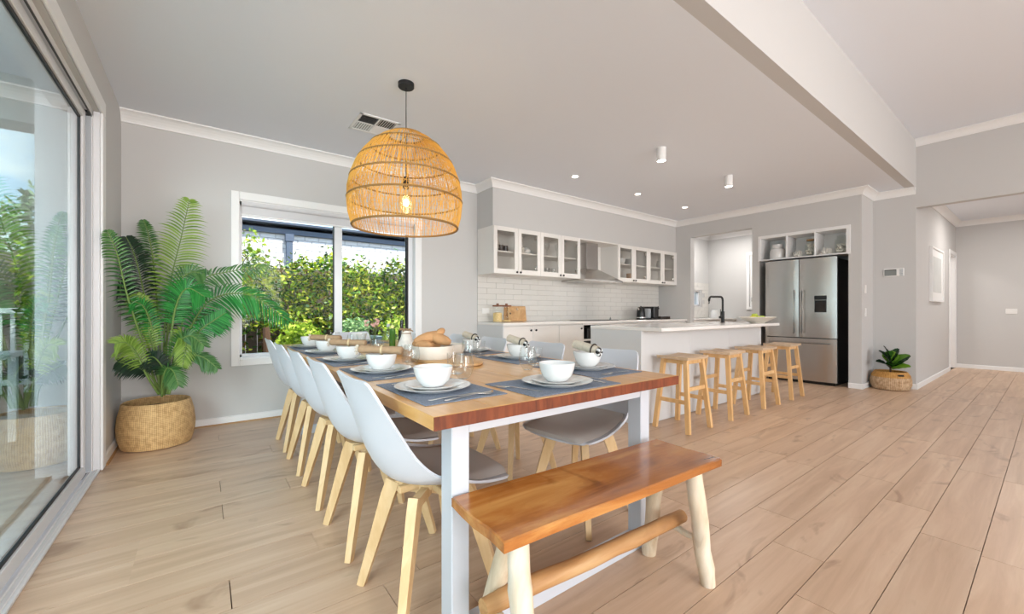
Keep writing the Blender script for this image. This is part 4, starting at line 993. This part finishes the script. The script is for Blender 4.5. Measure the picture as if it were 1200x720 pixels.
fk = flat([(-.10, .006, 0), (-.09, .008, 0), (-.03, .0035, .003), (.03, .003, .006), (.04, .006, .005), (.05, .012, .003), (.06, .0125, .002)], 0)
for k in range(4): fk.cbox(.058, .10, -.0125+k*.0073, -.0095+k*.0073, .002, .0036, .0006)
P['fork'] = one('fork', fk, 'chrome', 'x', 'fork', 'table forks')
for k, o in P.items(): o.location = (0, 0, -50)
napL = thing('rolled_napkin', 'x', 'napkin', (0, 0, -50), 0, 'brown rolled napkins tied with twine')
obj('roll', MB().tube([(-.105, 0, 0), (-.10, 0, 0), (-.05, .002, 0), (0, 0, 0), (.05, -.002, 0), (.095, 0, 0), (.10, 0, 0)], [(.017, .013), (.024, .019), (.0235, .018), (.021, .017), (.0235, .019), (.024, .019), (.018, .013)], 14), 'napkin', napL)
obj('twine', MB().torus((0, 0, 0), .0215, .0022, 16, 5).torus((0, 0, .005), .0215, .002, 16, 5), 'twine', napL, (0, 0, 0), (0, R(90), 0))
mb = MB()
for k in range(9):
    a = 2*PI*k/9; mb.tube([(-.10, 0, 0), (-.112, .014*math.cos(a), .014*math.sin(a)), (-.118, .024*math.cos(a), .024*math.sin(a)-.003)], [.004, .006, .002], 5)
obj('dried_flower', mb.ball((-.108, 0, 0), .009, 8, 5), 'napkin_light', napL)
napR = thing('rolled_napkin', 'x', 'napkin', (0, 0, -50), 0, 'oatmeal rolled napkins with black and white tassel')
mb = MB()
pts = []
for k in range(40):
    a = k*.42; r = .006+.0011*k*.42; pts.append((r*math.cos(a), r*math.sin(a)))
T = [[(-.07, p[0]*1.1, p[1]*1.1) for p in pts], [(.07, p[0]*1.1, p[1]*1.1) for p in pts]]; B = [[(-.07, p[0]*1.0, p[1]*1.0) for p in pts], [(.07, p[0]*1.0, p[1]*1.0) for p in pts]]
obj('roll', mb.sheet(T, B), 'napkin_light', napR)
obj('ring', MB().torus((0, 0, 0), .027, .004, 20, 6), 'plastic_dark', napR, (.045, 0, 0), (0, R(90), 0))
mb = MB(); mc = MB()
for k in range(8):
    a = k*PI/4; (mb if k % 2 else mc).ball((.078, .013*math.cos(a), .013*math.sin(a)-.004), .0095, 8, 5, 1, 1.3, .8)
obj('black_tassel', mc, 'black', napR); obj('white_tassel', mb, 'porcelain', napR)

def put(key, loc, rz, label):
    o = P[key]
    if o.location.z < -10: o.location = loc; o.rotation_euler = (0, 0, rz); o['label'] = label; return o
    c = o.copy(); COL.objects.link(c); c.location = loc; c.rotation_euler = (0, 0, rz); c['label'] = label; return c
def putnap(n, loc, rot, label):
    if n.location.z < -10: n.location = loc; n['label'] = label; r = n
    else: r = dup(n, loc, 0, label)
    r.rotation_euler = rot
Z0 = TZ+.0002
def setting(x, y, rz, where, nap=None, wine=None, tum=None, jit=0, knifeonly=False):
    """sitter looks along +x rotated by rz"""
    c, s_ = math.cos(rz), math.sin(rz)
    def w(dx, dy, z): return (x+dx*c-dy*s_, y+dx*s_+dy*c, z)
    put('mat', w(.0, 0, Z0), rz, 'slate blue woven placemat, '+where)
    put('dinner', w(-.02, .0, Z0+.0032), 0, 'white dinner plate under the side plate, '+where)
    put('side', w(-.02, .0, Z0+.0105), 0, 'white side plate under the bowl, '+where)
    put('bowl', w(-.02, 0, Z0+.0178), 0, ('white bowl, empty, ' if not nap else 'white bowl with a napkin across it, ')+where)
    put('fork', w(-.01, .185, Z0+.0032), rz+R(4+jit), 'table fork, '+where)
    put('knife', w(-.02, -.165, Z0+.0032), rz+R(3), 'table knife, '+where)
    put('spoon', w(.02, -.192, Z0+.0032), rz+R(6+jit), 'table spoon, '+where)
    if nap == 'L': putnap(napL, w(-.02, .0, Z0+.0178+.088), (0, R(2), R(-36)), 'brown napkin roll tied with twine, '+where)
    if nap == 'R': putnap(napR, w(-.01, 0, Z0+.0178+.090), (0, R(10), R(-84)), 'oatmeal napkin roll with black tassel, '+where)
    if wine: put('wine', (wine[0], wine[1], Z0), 0, 'stemless wine glass, '+where)
    if tum: put('tumbler', (tum[0], tum[1], Z0), 0, 'straight water tumbler, '+where)
sY = [1.37, 1.915, 2.46, 3.00, 3.52]
for i, y in enumerate(sY):
    setting(.69, y, 0, 'sliding-door side, '+['nearest the bench', 'second from the bench', 'third from the bench', 'fourth from the bench', 'nearest the window'][i], 'L' if i in (1, 2, 3) else None, (.885, y+.15), (.93, y+.30) if i < 3 else None, (0, 2, -2, 3, -1)[i])
for i, y in enumerate([1.40, 1.96, 2.50, 3.05]):
    setting(1.505, y, PI, 'kitchen side, '+['nearest the bench', 'second from the bench', 'third from the bench', 'fourth from the bench'][i], 'R' if i < 3 else None, (1.275, y+.165), (1.42, y+.28) if i != 2 else None, (0, -3, 1, 2)[i])
setting(1.105, 1.195, PI/2, 'bench end of the table', None, None, None, 20)
setting(1.12, 3.78, -PI/2, 'window end of the table', None, (1.32, 3.60), (1.06, 3.52), 0)

# ------------------------------------------------------------------ centre of the table
sb = MB()
T = []; B = []
tag(obj('serving_board', MB().lathe([(0, 0), (.155, 0), (.160, .004), (.160, .014), (.156, .018), (0, .018)], 40, sy=2.05), 'board', None, (1.12, 2.14, Z0)), 'oval pale wooden board under the two cream serving bowls', 'board')
def servebowl(x, y, r, h, label):
    tag(obj('serving_bowl', MB().lathe([(0, 0), (r*.86, 0), (r*.90, .004), (r*.98, h*.55), (r, h), (r-.006, h+.001), (r*.93, h*.5), (r*.84, .012), (0, .010)], 40), 'stoneware', None, (x, y, Z0+.0183)), label, 'bowl')
servebowl(1.05, 2.15, .118, .072, 'cream serving bowl filled with bread, centre of the dining table')
servebowl(1.24, 2.31, .100, .062, 'smaller cream serving bowl behind the bread bowl')
for i, (dx, dy, z, l, r, rz, ry) in enumerate([(-.02, .02, .895, .085, .034, -20, -16), (.03, -.02, .89, .075, .033, -48, 18), (-.055, .02, .855, .07, .034, -65, 4), (.03, .05, .855, .075, .034, 40, 0), (.04, -.01, .925, .035, .022, 10, -30)]):
    lab = ['long bread roll lying highest in the bread bowl', 'bread roll leaning down the right side of the bread bowl', 'bread roll at the left rim of the bread bowl', 'bread roll low at the back of the bread bowl', 'small bread knob on top of the bread pile'][i]
    prof = [(0, -l), (r*.45, -l*.92), (r*.8, -l*.6), (r, 0), (r*.82, l*.6), (r*.45, l*.92), (0, l)]
    o = obj('bread_roll', MB().lathe(prof, 16), 'bread', None, (1.05+dx, 2.15+dy, z), (0, R(90+ry), R(rz))); tag(o, lab, 'bread', 'bread rolls in the serving bowl')
tag(obj('wooden_block', MB().cbox(-.07, .07, -.05, .05, 0, .042, .003), 'log', None, (1.05, 2.56, Z0), (0, 0, R(-30))), 'small square wooden block under the white cone-shaped jar', 'block')
t = thing('cone_jar', 'white cone-shaped jar tied with brown raffia on the wooden block', 'jar', (1.06, 2.56, Z0+.0425))
obj('body', MB().lathe([(0, 0), (.058, 0), (.060, .01), (.050, .04), (.036, .075), (.028, .10), (.030, .115), (.026, .118), (0, .112)], 12), mat('faceted_white', (226, 218, 208), .5, var=.12, vscale=30), t)
mb = MB()
for k in range(10):
    a = 2*PI*k/10; mb.tube([(0, 0, .108), (.02*math.cos(a), .02*math.sin(a), .126), (.045*math.cos(a), .045*math.sin(a), .112+.01*(k % 3))], [.004, .007, .003], 5)
obj('raffia_bow', mb.torus((0, 0, .10), .030, .003, 16, 5), 'napkin', t)
def bottle(x, y, m, label, r, h, cap, neck=.35):
    t = thing('bottle', label, 'bottle', (x, y, Z0))
    obj('body', MB().lathe([(0, 0), (r*.95, 0), (r, .004), (r, h*(1-neck)), (r*.45, h*(1-neck*.6)), (r*.4, h), (0, h)], 20), m, t)
    obj('cap', MB().lathe([(r*.46, h*.93), (r*.5, h*.935), (r*.5, h+.012), (0, h+.013)], 16), cap, t)
bottle(1.17, 3.10, 'oil', 'slim green oil bottle with pale yellow cap, centre of the table', .023, .165, 'yellow', .12)
bottle(1.27, 3.16, 'wine', 'tall dark brown bottle behind the white cone-shaped jar', .027, .20, 'black')
bottle(1.21, 3.30, 'glass', 'clear tall bottle beside the green oil bottle', .026, .17, 'channel')
t = thing('table_vase', 'small vase of pink blossom beside the bottles, window end', 'vase', (1.08, 3.28, Z0))
obj('body', MB().lathe([(0, 0), (.03, 0), (.035, .02), (.034, .07), (.02, .10), (.022, .11), (.019, .11), (.03, .06), (0, .01)], 20), 'glass', t)
mb = MB(); mc = MB(); rq = random.Random(12)
for k in range(7):
    a = rq.random()*2*PI; q = .02+.05*rq.random(); e = Vector((q*math.cos(a), q*math.sin(a), .16+.07*rq.random())); mb.tube([(0, 0, .01), e*.5, e], .0015, 4)
    for j in range(5): mc.ball(e+Vector((rq.uniform(-.012, .012), rq.uniform(-.012, .012), rq.uniform(-.01, .01))), .008, 6, 4)
obj('stems', mb, 'stem', t); obj('blossom', mc, mat('blossom_pink', (214, 168, 156), .7), t)

# ------------------------------------------------------------------ palm in seagrass basket
PX, PY = -.295, 4.27
t = thing('potted_palm', 'tall potted palm in a woven basket in the corner by the window', 'plant', (PX, PY, 0))
obj('basket', MB().lathe([(0, 0), (.195, 0), (.215, .006), (.236, .08), (.241, .16), (.232, .25), (.212, .335), (.204, .345), (.196, .338), (.215, .25), (.222, .15), (.19, .02), (0, .015)], 48), 'basket', t)
obj('soil', MB().lathe([(0, .28), (.205, .28), (.2, .26), (0, .26)], 32), 'soil', t)
FR = [
('palm_light', 0.3, [(-0.234, 4.27, 0.385), (-0.255, 4.27, 0.809), (-0.212, 4.25, 1.285), (-0.148, 4.22, 1.628), (-0.093, 4.2, 1.948)]) ,
('palm_mid', 0.17, [(-0.223, 4.25, 0.387), (-0.168, 4.2, 0.809), (-0.038, 4.12, 1.265), (0.184, 4.05, 1.375), (0.432, 4.0, 1.428)]) ,
('palm', 0.26, [(-0.223, 4.25, 0.387), (-0.147, 4.2, 0.74), (0.027, 4.1, 1.122), (0.3, 4.02, 1.181), (0.582, 3.98, 0.965)]) ,
('palm_dark', 0.24, [(-0.267, 4.3, 0.384), (-0.321, 4.33, 0.808), (-0.385, 4.36, 1.216), (-0.437, 4.38, 1.485), (-0.486, 4.38, 1.628)]) ,
('palm_mid', 0.15, [(-0.281, 4.2, 0.402), (-0.348, 4.05, 0.763), (-0.424, 3.9, 1.137), (-0.464, 3.8, 1.421), (-0.503, 3.72, 1.576)]) ,
('palm_mid', 0.12, [(-0.27, 4.35, 0.376), (-0.295, 4.4, 0.942), (-0.328, 4.42, 1.429), (-0.359, 4.42, 1.669), (-0.39, 4.42, 1.782)]) ,
('palm', 0.24, [(-0.228, 4.15, 0.404), (-0.202, 4.05, 0.83), (-0.165, 4.0, 1.10), (-0.10, 3.95, 1.22), (0.0, 3.9, 1.16)]) ,
('palm', 0.18, [(-0.219, 4.18, 0.398), (-0.144, 4.12, 0.679), (-0.038, 4.06, 0.879), (0.07, 4.02, 0.979), (0.137, 4.0, 1.033)]) ,
('palm_light', 0.16, [(-0.268, 4.15, 0.409), (-0.294, 4.1, 0.691), (-0.324, 4.05, 0.888), (-0.355, 4.02, 1.078), (-0.39, 4.0, 1.17)]) ,
('palm_mid', 0.13, [(-0.216, 4.12, 0.407), (-0.152, 4.06, 0.619), (-0.074, 4.02, 0.703), (0.005, 4.0, 0.68), (0.086, 3.98, 0.595)]) ,
('palm_dark', 0.13, [(-0.258, 4.15, 0.407), (-0.303, 4.08, 0.533), (-0.369, 4.02, 0.629), (-0.433, 3.98, 0.669), (-0.482, 3.95, 0.694)]) ,
('palm_dark', 0.16, [(-0.256, 4.12, 0.412), (-0.243, 4.07, 0.529), (-0.251, 4.03, 0.631), (-0.287, 4.0, 0.7), (-0.314, 3.98, 0.716)]) ,
('palm_light', 0.15, [(-0.216, 4.12, 0.407), (-0.173, 4.08, 0.685), (-0.142, 4.05, 0.882), (-0.11, 4.0, 0.818), (-0.129, 3.97, 0.627)]) ,
('palm_mid', 0.2, [(-0.244, 4.25, 0.389), (-0.233, 4.25, 0.877), (-0.189, 4.2, 1.216), (-0.092, 4.15, 1.353), (0.005, 4.1, 1.341)]) ,
('palm_light', 0.17, [(-0.276, 4.12, 0.414), (-0.334, 4.0, 0.578), (-0.382, 3.92, 0.744), (-0.428, 3.86, 0.829), (-0.475, 3.82, 0.828)]) ,
('palm_dark', 0.2, [(-0.267, 4.3, 0.384), (-0.362, 4.33, 0.81), (-0.474, 4.36, 1.147), (-0.515, 4.36, 1.245), (-0.515, 4.34, 1.178)]) ,
('palm', 0.18, [(-0.224, 4.28, 0.382), (-0.129, 4.3, 0.801), (-0.029, 4.32, 0.996), (0.064, 4.32, 0.995), (0.135, 4.32, 0.899)]) ,
('palm_mid', 0.16, [(-0.25, 4.2, 0.39), (-0.22, 4.1, 0.62), (-0.16, 4.02, 0.80), (-0.08, 3.96, 0.86), (0.0, 3.92, 0.78)]) ,
('palm_dark', 0.18, [(-0.27, 4.3, 0.39), (-0.25, 4.34, 0.75), (-0.2, 4.36, 1.02), (-0.12, 4.37, 1.18), (-0.04, 4.36, 1.2)]) ,
('palm', 0.15, [(-0.26, 4.2, 0.39), (-0.28, 4.12, 0.7), (-0.31, 4.05, 0.92), (-0.35, 3.98, 1.08), (-0.41, 3.92, 1.12)]) ,
('palm_mid', 0.14, [(-0.26, 4.15, 0.39), (-0.25, 4.05, 0.52), (-0.22, 3.98, 0.62), (-0.18, 3.92, 0.6), (-0.15, 3.88, 0.5)]) ,

]
def frond(pts, width, seed, n=30):
    rg = random.Random(seed); C_ = [Vector(p) for p in pts]
    def at(u):
        q = interp([tuple(c) for c in C_], u*(len(C_)-1)); return Vector(q)
    st_ = MB(); lf = MB()
    steps = 18; sp = [at(i/steps) for i in range(steps+1)]
    st_.tube(sp, [.008*(1-.85*i/steps)+.001 for i in range(steps+1)], 6)
    start = .34
    vd = Vector((PX*.5, PY-.6, 1.05))
    for i in range(n):
        u = start+(1-start)*(i+.5)/n; p = at(u); tg = (at(min(1, u+.02))-at(max(0, u-.02))).normalized()
        # frond plane roughly faces the room
        face = Vector((.25, -.9, .35)); side = tg.cross(face)
        if side.length < .2: side = tg.cross(Vector((0, 0, 1)))
        side.normalize()
        L = width*(math.sin(PI*min(1, (u-start)/(1-start)*.86+.12))**.6)*(.9+.2*rg.random())
        for sg in (-1, 1):
            d = (side*sg+tg*(.55+.5*(u-start))+Vector((0, 0, rg.uniform(-.08, .08)))).normalized()
            nrm = d.cross(tg)
            if nrm.length < 1e-3: continue
            nrm.normalize(); wv = d.cross(nrm).normalized(); w = .0078*(.75+.4*rg.random())*min(1, L/.1+.4)
            rows = []
            for k in range(6):
                s = k/5; ww = w*(.35, .9, 1, .85, .5, .03)[k]; c0 = p+d*(L*s)+Vector((0, 0, -L*.42*s*s))
                a, b, c = c0-wv*ww+nrm*(ww*.35), c0, c0+wv*ww+nrm*(ww*.35)
                rows.append([Vector((max(q.x, XL+.012+.002*rg.random()), min(q.y, YB-.012-.002*rg.random()), q.z)) for q in (a, b, c)])
            lf.grid(rows)
    return st_, lf
for i, (m, w, pts) in enumerate(FR):
    st_, lf = frond(pts, w*.74, i+50, 40 if w > .2 else 28)
    org = Vector((PX, PY, 0))
    for mb in (st_, lf): mb.v = [tuple(Vector(v)-org) for v in mb.v]
    f = obj('frond', lf, m, t, fix=False); obj('stalk', st_, 'stem', f)

# ------------------------------------------------------------------ small fig plant by the hall
t = thing('potted_fig', 'small broad-leaved fig plant in a two-tone woven basket by the hallway', 'plant', (7.38, 1.335, 0))
obj('basket', MB().lathe([(0, 0), (.17, 0), (.19, .01), (.212, .07), (.212, .13), (.200, .17)], 40), 'basket2', t)
obj('basket_rim', MB().lathe([(.2005, .168), (.196, .195), (.170, .235), (.162, .242), (.154, .236), (.18, .19), (.19, .15)], 40), 'basket_top', t)
obj('handle_slot', MB().cbox(-.034, .034, -.004, .004, -.012, .012, .003), 'dark_gap', t, (-.145, -.128, .205), (R(-30), 0, R(-48)))
obj('soil', MB().lathe([(0, .20), (.178, .20), (.178, .18), (0, .18)], 24), 'soil', t)
def bigleaf(L, w, droop):
    T = []; B = []
    for i in range(11):
        s = i/10; ww = w*math.sin(PI*min(1, s*.93+.03))**.7; z = L*(.35*s-droop*s*s); r_ = []; q_ = []
        for j in range(7):
            v = -1+j/3; p = Vector((L*s, ww*v, z+abs(v)*ww*.35+.004*math.sin(s*22)*abs(v))); r_.append(p); q_.append(p-Vector((0, 0, .0015)))
        T.append(r_); B.append(q_)
    return MB().sheet(T, B)
obj('stem', MB().tube([(0, 0, .19), (-.01, 0, .34), (0, .0, .44)], [.012, .010, .006], 8), 'twig', t)
for (az, el, ro, L, w, z, m) in [(-80, 35, 45, .25, .075, .30, 'fig'), (-95, 8, 35, .21, .055, .27, 'fig_light'), (10, 74, 0, .15, .085, .36, 'fig_light'), (140, 40, -40, .24, .055, .34, 'fig_dark'), (152, 12, -30, .26, .058, .29, 'fig_dark'), (125, 62, -30, .23, .04, .36, 'fig_dark'), (200, 20, 0, .19, .06, .28, 'fig'), (-62, 60, 30, .20, .06, .36, 'fig'), (195, 68, 20, .18, .06, .34, 'fig')]:
    obj('leaf', bigleaf(L, w, .22), m, t, (0, 0, z), (R(ro), R(-el), R(az)))

# ------------------------------------------------------------------ outside
ground = obj('ground', MB().box(-14, 14, YB+.15, 20, -.25, -.12).box(-14, -.75, -8, YB+.15, -.25, -.10), 'ground', kind='structure')
mb = MB()
pv = struct('patio', MB().box(-5.2, -.75, -2.4, 6.6, -.10, -.05), 'grout')
pm = MB().cbox(0, .595, 0, .595, 0, .03, .003).mesh('paver', 'paver'); fixn(pm)
for i in range(7):
    for j in range(13): obj('paver', pm, None, pv, (-5.0+i*.6, -1.6+j*.6, -.05), fix=False)
t = bpy.data.objects.new('trim_8', None); COL.objects.link(t); t['kind'] = 'structure'
obj('column', MB().cbox(-1.16, -.86, 5.3, 5.6, -.02, 2.66, .004), 'render_wall', t)
obj('beam', MB().cbox(-5.2, -.76, 5.3, 5.6, 2.66, 3.05, .004).cbox(-5.2, -4.9, -2.4, 5.3, 2.66, 3.05, .004), 'render_wall', t)
obj('patio_ceiling', MB().box(-5.2, -.76, -2.4, 5.6, 3.05, 3.12), 'ceil', t)
obj('return_wall', MB().box(-.90, -.76, 4.9, 5.6, -.02, 3.05), 'render_wall', t)
obj('fold_rail', MB().cbox(-.86, -.78, 3.9, 3.98, -.02, 2.6, .003).cbox(-.86, -.78, 4.15, 4.19, -.02, 2.6, .003), 'frame', t)
# neighbour house
nb_ = struct('neighbour_wall', MB().box(-.2, 8, 8.50, 8.74, -.1, 2.54), 'mortar')
bm = MB().cbox(0, .228, -.012, .0, 0, .076, .002).mesh('brick', 'brick'); fixn(bm)
for r_ in range(12):
    z = 2.54-.086*(r_+1); x = .2-(.12 if r_ % 2 else 0)
    while x < 4.9: obj('brick', bm, None, nb_, (x, 8.50, z), fix=False); x += .24
t = bpy.data.objects.new('neighbour_eaves', None); COL.objects.link(t); t['kind'] = 'structure'
obj('fascia', MB().cbox(-.5, 8, 8.44, 8.475, 2.45, 2.60), 'fascia', t)
obj('gutter', MB().sweep([(8, 8.44), (-.5, 8.44)], [(0, 2.64), (0, 2.54), (.02, 2.51), (.07, 2.51), (.09, 2.55), (.09, 2.64), (.075, 2.64), (.075, 2.56)]), 'fascia', t)
obj('soffit', MB().box(-.5, 8, 8.475, 8.50, 2.50, 2.54), 'mortar', t)
obj('roof', MB().add([(-.5, 8.35, 2.65), (8, 8.35, 2.65), (8, 12.5, 3.3), (-.5, 12.5, 3.3), (-.5, 8.35, 2.61), (8, 8.35, 2.61), (8, 12.5, 3.2), (-.5, 12.5, 3.2)], [(0, 1, 2, 3), (7, 6, 5, 4), (0, 4, 5, 1), (1, 5, 6, 2), (2, 6, 7, 3), (3, 7, 4, 0)]), 'roof', t)
dp = thing('downpipe', 'square slate grey downpipe on the neighbouring white brick wall', 'pipe', (.0, 0, 0)); dp.location = (1.25, 8.42, 0)
obj('pipe', MB().cbox(-.05, .05, -.02, .07, -.1, 2.45, .004), 'fascia', dp); obj('bracket', MB().cbox(-.07, .07, -.03, .08, 2.32, 2.449, .004), 'fascia', dp)
fc = thing('timber_fence', 'brown timber paling fence behind the hedge outside the window', 'fence', (0, 7.3, 0))
pal = MB().cbox(0, .145, -.01, .01, -.15, 1.72, .002).mesh('paling', 'fence'); fixn(pal)
for i in range(48): obj('paling', pal, None, fc, (-2.2+i*.15, (i % 2)*.012, 0), fix=False)
obj('rail', MB().cbox(-2.2, 5, .02, .07, .3, .38).cbox(-2.2, 5, .02, .07, 1.4, 1.48), 'fence', fc)

def leafcloud(name, label, cat, n, fn, size, m, seed, group=None):
    rg = random.Random(seed); mb = MB(); v = mb.v; f = mb.f
    for i in range(n):
        p = fn(rg)
        a = Vector((rg.gauss(0, 1), rg.gauss(0, 1), rg.gauss(0, .7))).normalized(); b = a.cross(Vector((rg.gauss(0, 1), rg.gauss(0, 1), rg.gauss(0, 1)))).normalized(); s = size*(.6+.8*rg.random())
        k = len(v); v += [tuple(p-a*s), tuple(p+b*s*.45), tuple(p+a*s), tuple(p-b*s*.45)]; f.append((k, k+1, k+2, k+3))
    mb.sm = [False]*len(f)
    t = thing(name, label, cat, (0, 0, 0), 0, group)
    o = obj('foliage', mb, m, t, kind='stuff', fix=False); return t
def hedge_back(rg):
    x = rg.uniform(-1.6, 4.6); top = 1.80+.08*math.sin(x*5)+.06*math.sin(x*13)
    z = top*rg.random()**.8+ (rg.random()**8)*.25; y = 6.95-.35*rg.random()-.12*math.sin(x*4+z*5)
    if z < .75 and rg.random() < .75: z += .8
    return Vector((x, y, z))
h1 = leafcloud('hedge', 'dense clipped green and yellow hedge along the fence outside the dining window', 'hedge', 24000, hedge_back, .040, 'hedge', 1)
mb = MB(); rg = random.Random(8)
for i in range(26):
    x = -1.5+i*.24; q = [(x, 6.95, -.1), (x+rg.uniform(-.1, .1), 6.9, .6), (x+rg.uniform(-.2, .2), 6.85, 1.2), (x+rg.uniform(-.3, .3), 6.85, 1.8)]; mb.tube(q, [.025, .02, .014, .006], 5)
obj('trunks', mb, 'twig', h1)
def blob(cx, cy, cz, rx, ry, rz):
    def fn(rg):
        d = Vector((rg.gauss(0, 1), rg.gauss(0, 1), rg.gauss(0, 1))).normalized()*(rg.random()**.4); return Vector((cx+d.x*rx, cy+d.y*ry, cz+d.z*rz))
    return fn
leafcloud('shrub', 'bright yellow-green shrub outside the window, right of the palm leaf', 'shrub', 2600, blob(1.02, 6.0, .50, .32, .3, .42), .035, 'hedge_yellow', 3, 'garden shrubs')
leafcloud('shrub', 'low green shrub at the lower left corner of the window view', 'shrub', 1500, blob(.35, 5.6, .22, .32, .3, .28), .032, 'hedge_blue', 4, 'garden shrubs')
leafcloud('shrub', 'yellow-green shrub seen through the right pane of the window', 'shrub', 1800, blob(2.5, 6.1, .55, .45, .3, .45), .035, 'hedge_yellow', 5, 'garden shrubs')
leafcloud('shrub', 'wispy tall green shoots rising at the left above the hedge', 'shrub', 90, blob(.50, 6.8, 1.95, .22, .15, .28), .035, 'hedge_yellow', 6, 'garden shrubs')
t = thing('garden_urn', 'grey rimmed garden urn outside below the window mullion', 'urn', (1.72, 6.0, -.12))
obj('bowl', MB().lathe([(0, 0), (.16, 0), (.17, .05), (.10, .12), (.12, .22), (.26, .50), (.33, .74), (.37, .76), (.37, .80), (.30, .80), (.24, .6), (0, .5)], 32), 'urn', t)
leafcloud('urn_plant', 'small green plant growing in the grey garden urn', 'plant', 420, blob(1.72, 6.0, .82, .22, .22, .14), .03, 'hedge_blue', 7)
t = thing('tree_stump', 'thin brown trunk in the garden bed below the palm leaf', 'trunk', (.66, 6.3, -.12))
obj('trunk', MB().tube([(0, 0, 0), (.02, 0, .5), (0, 0, .95)], [.055, .05, .045], 8), 'twig', t)
def hedge_left(rg):
    x = rg.uniform(-7.5, -.3); top = 2.75+.15*math.sin(x*3)+.1*math.sin(x*9); z = top*rg.random()**.8; y = 9.2-.6*rg.random()-.2*math.sin(x*3+z*4); return Vector((x, y, z))
leafcloud('hedge', 'tall blue-green garden hedge seen through the sliding door glass', 'hedge', 15000, hedge_left, .075, 'hedge_blue', 11)
t = thing('garden_railing', 'low white railing in the garden seen through the sliding door', 'railing', (-2.6, 7.2, 0))
obj('rail', MB().cbox(-2.4, 1.6, -.03, .03, 1.02, 1.08).cbox(-2.4, 1.6, -.03, .03, .2, .26), 'trim', t)
pk = MB().cbox(-.02, .02, -.01, .01, .1, 1.04).mesh('picket', 'trim'); fixn(pk)
for i in range(40): obj('picket', pk, None, t, (-2.35+i*.1, 0, 0), fix=False)
t = thing('patio_table', 'low white patio table standing outside the sliding door', 'table', (-1.55, 4.6, -.02))
obj('top', MB().cbox(-.35, .35, -.6, .6, .70, .74, .005), 'trim', t)
for sx in (-1, 1):
    for sy in (-1, 1): obj('leg', MB().cbox(sx*.3-.025, sx*.3+.025, sy*.54-.025, sy*.54+.025, 0, .70), 'trim', t)
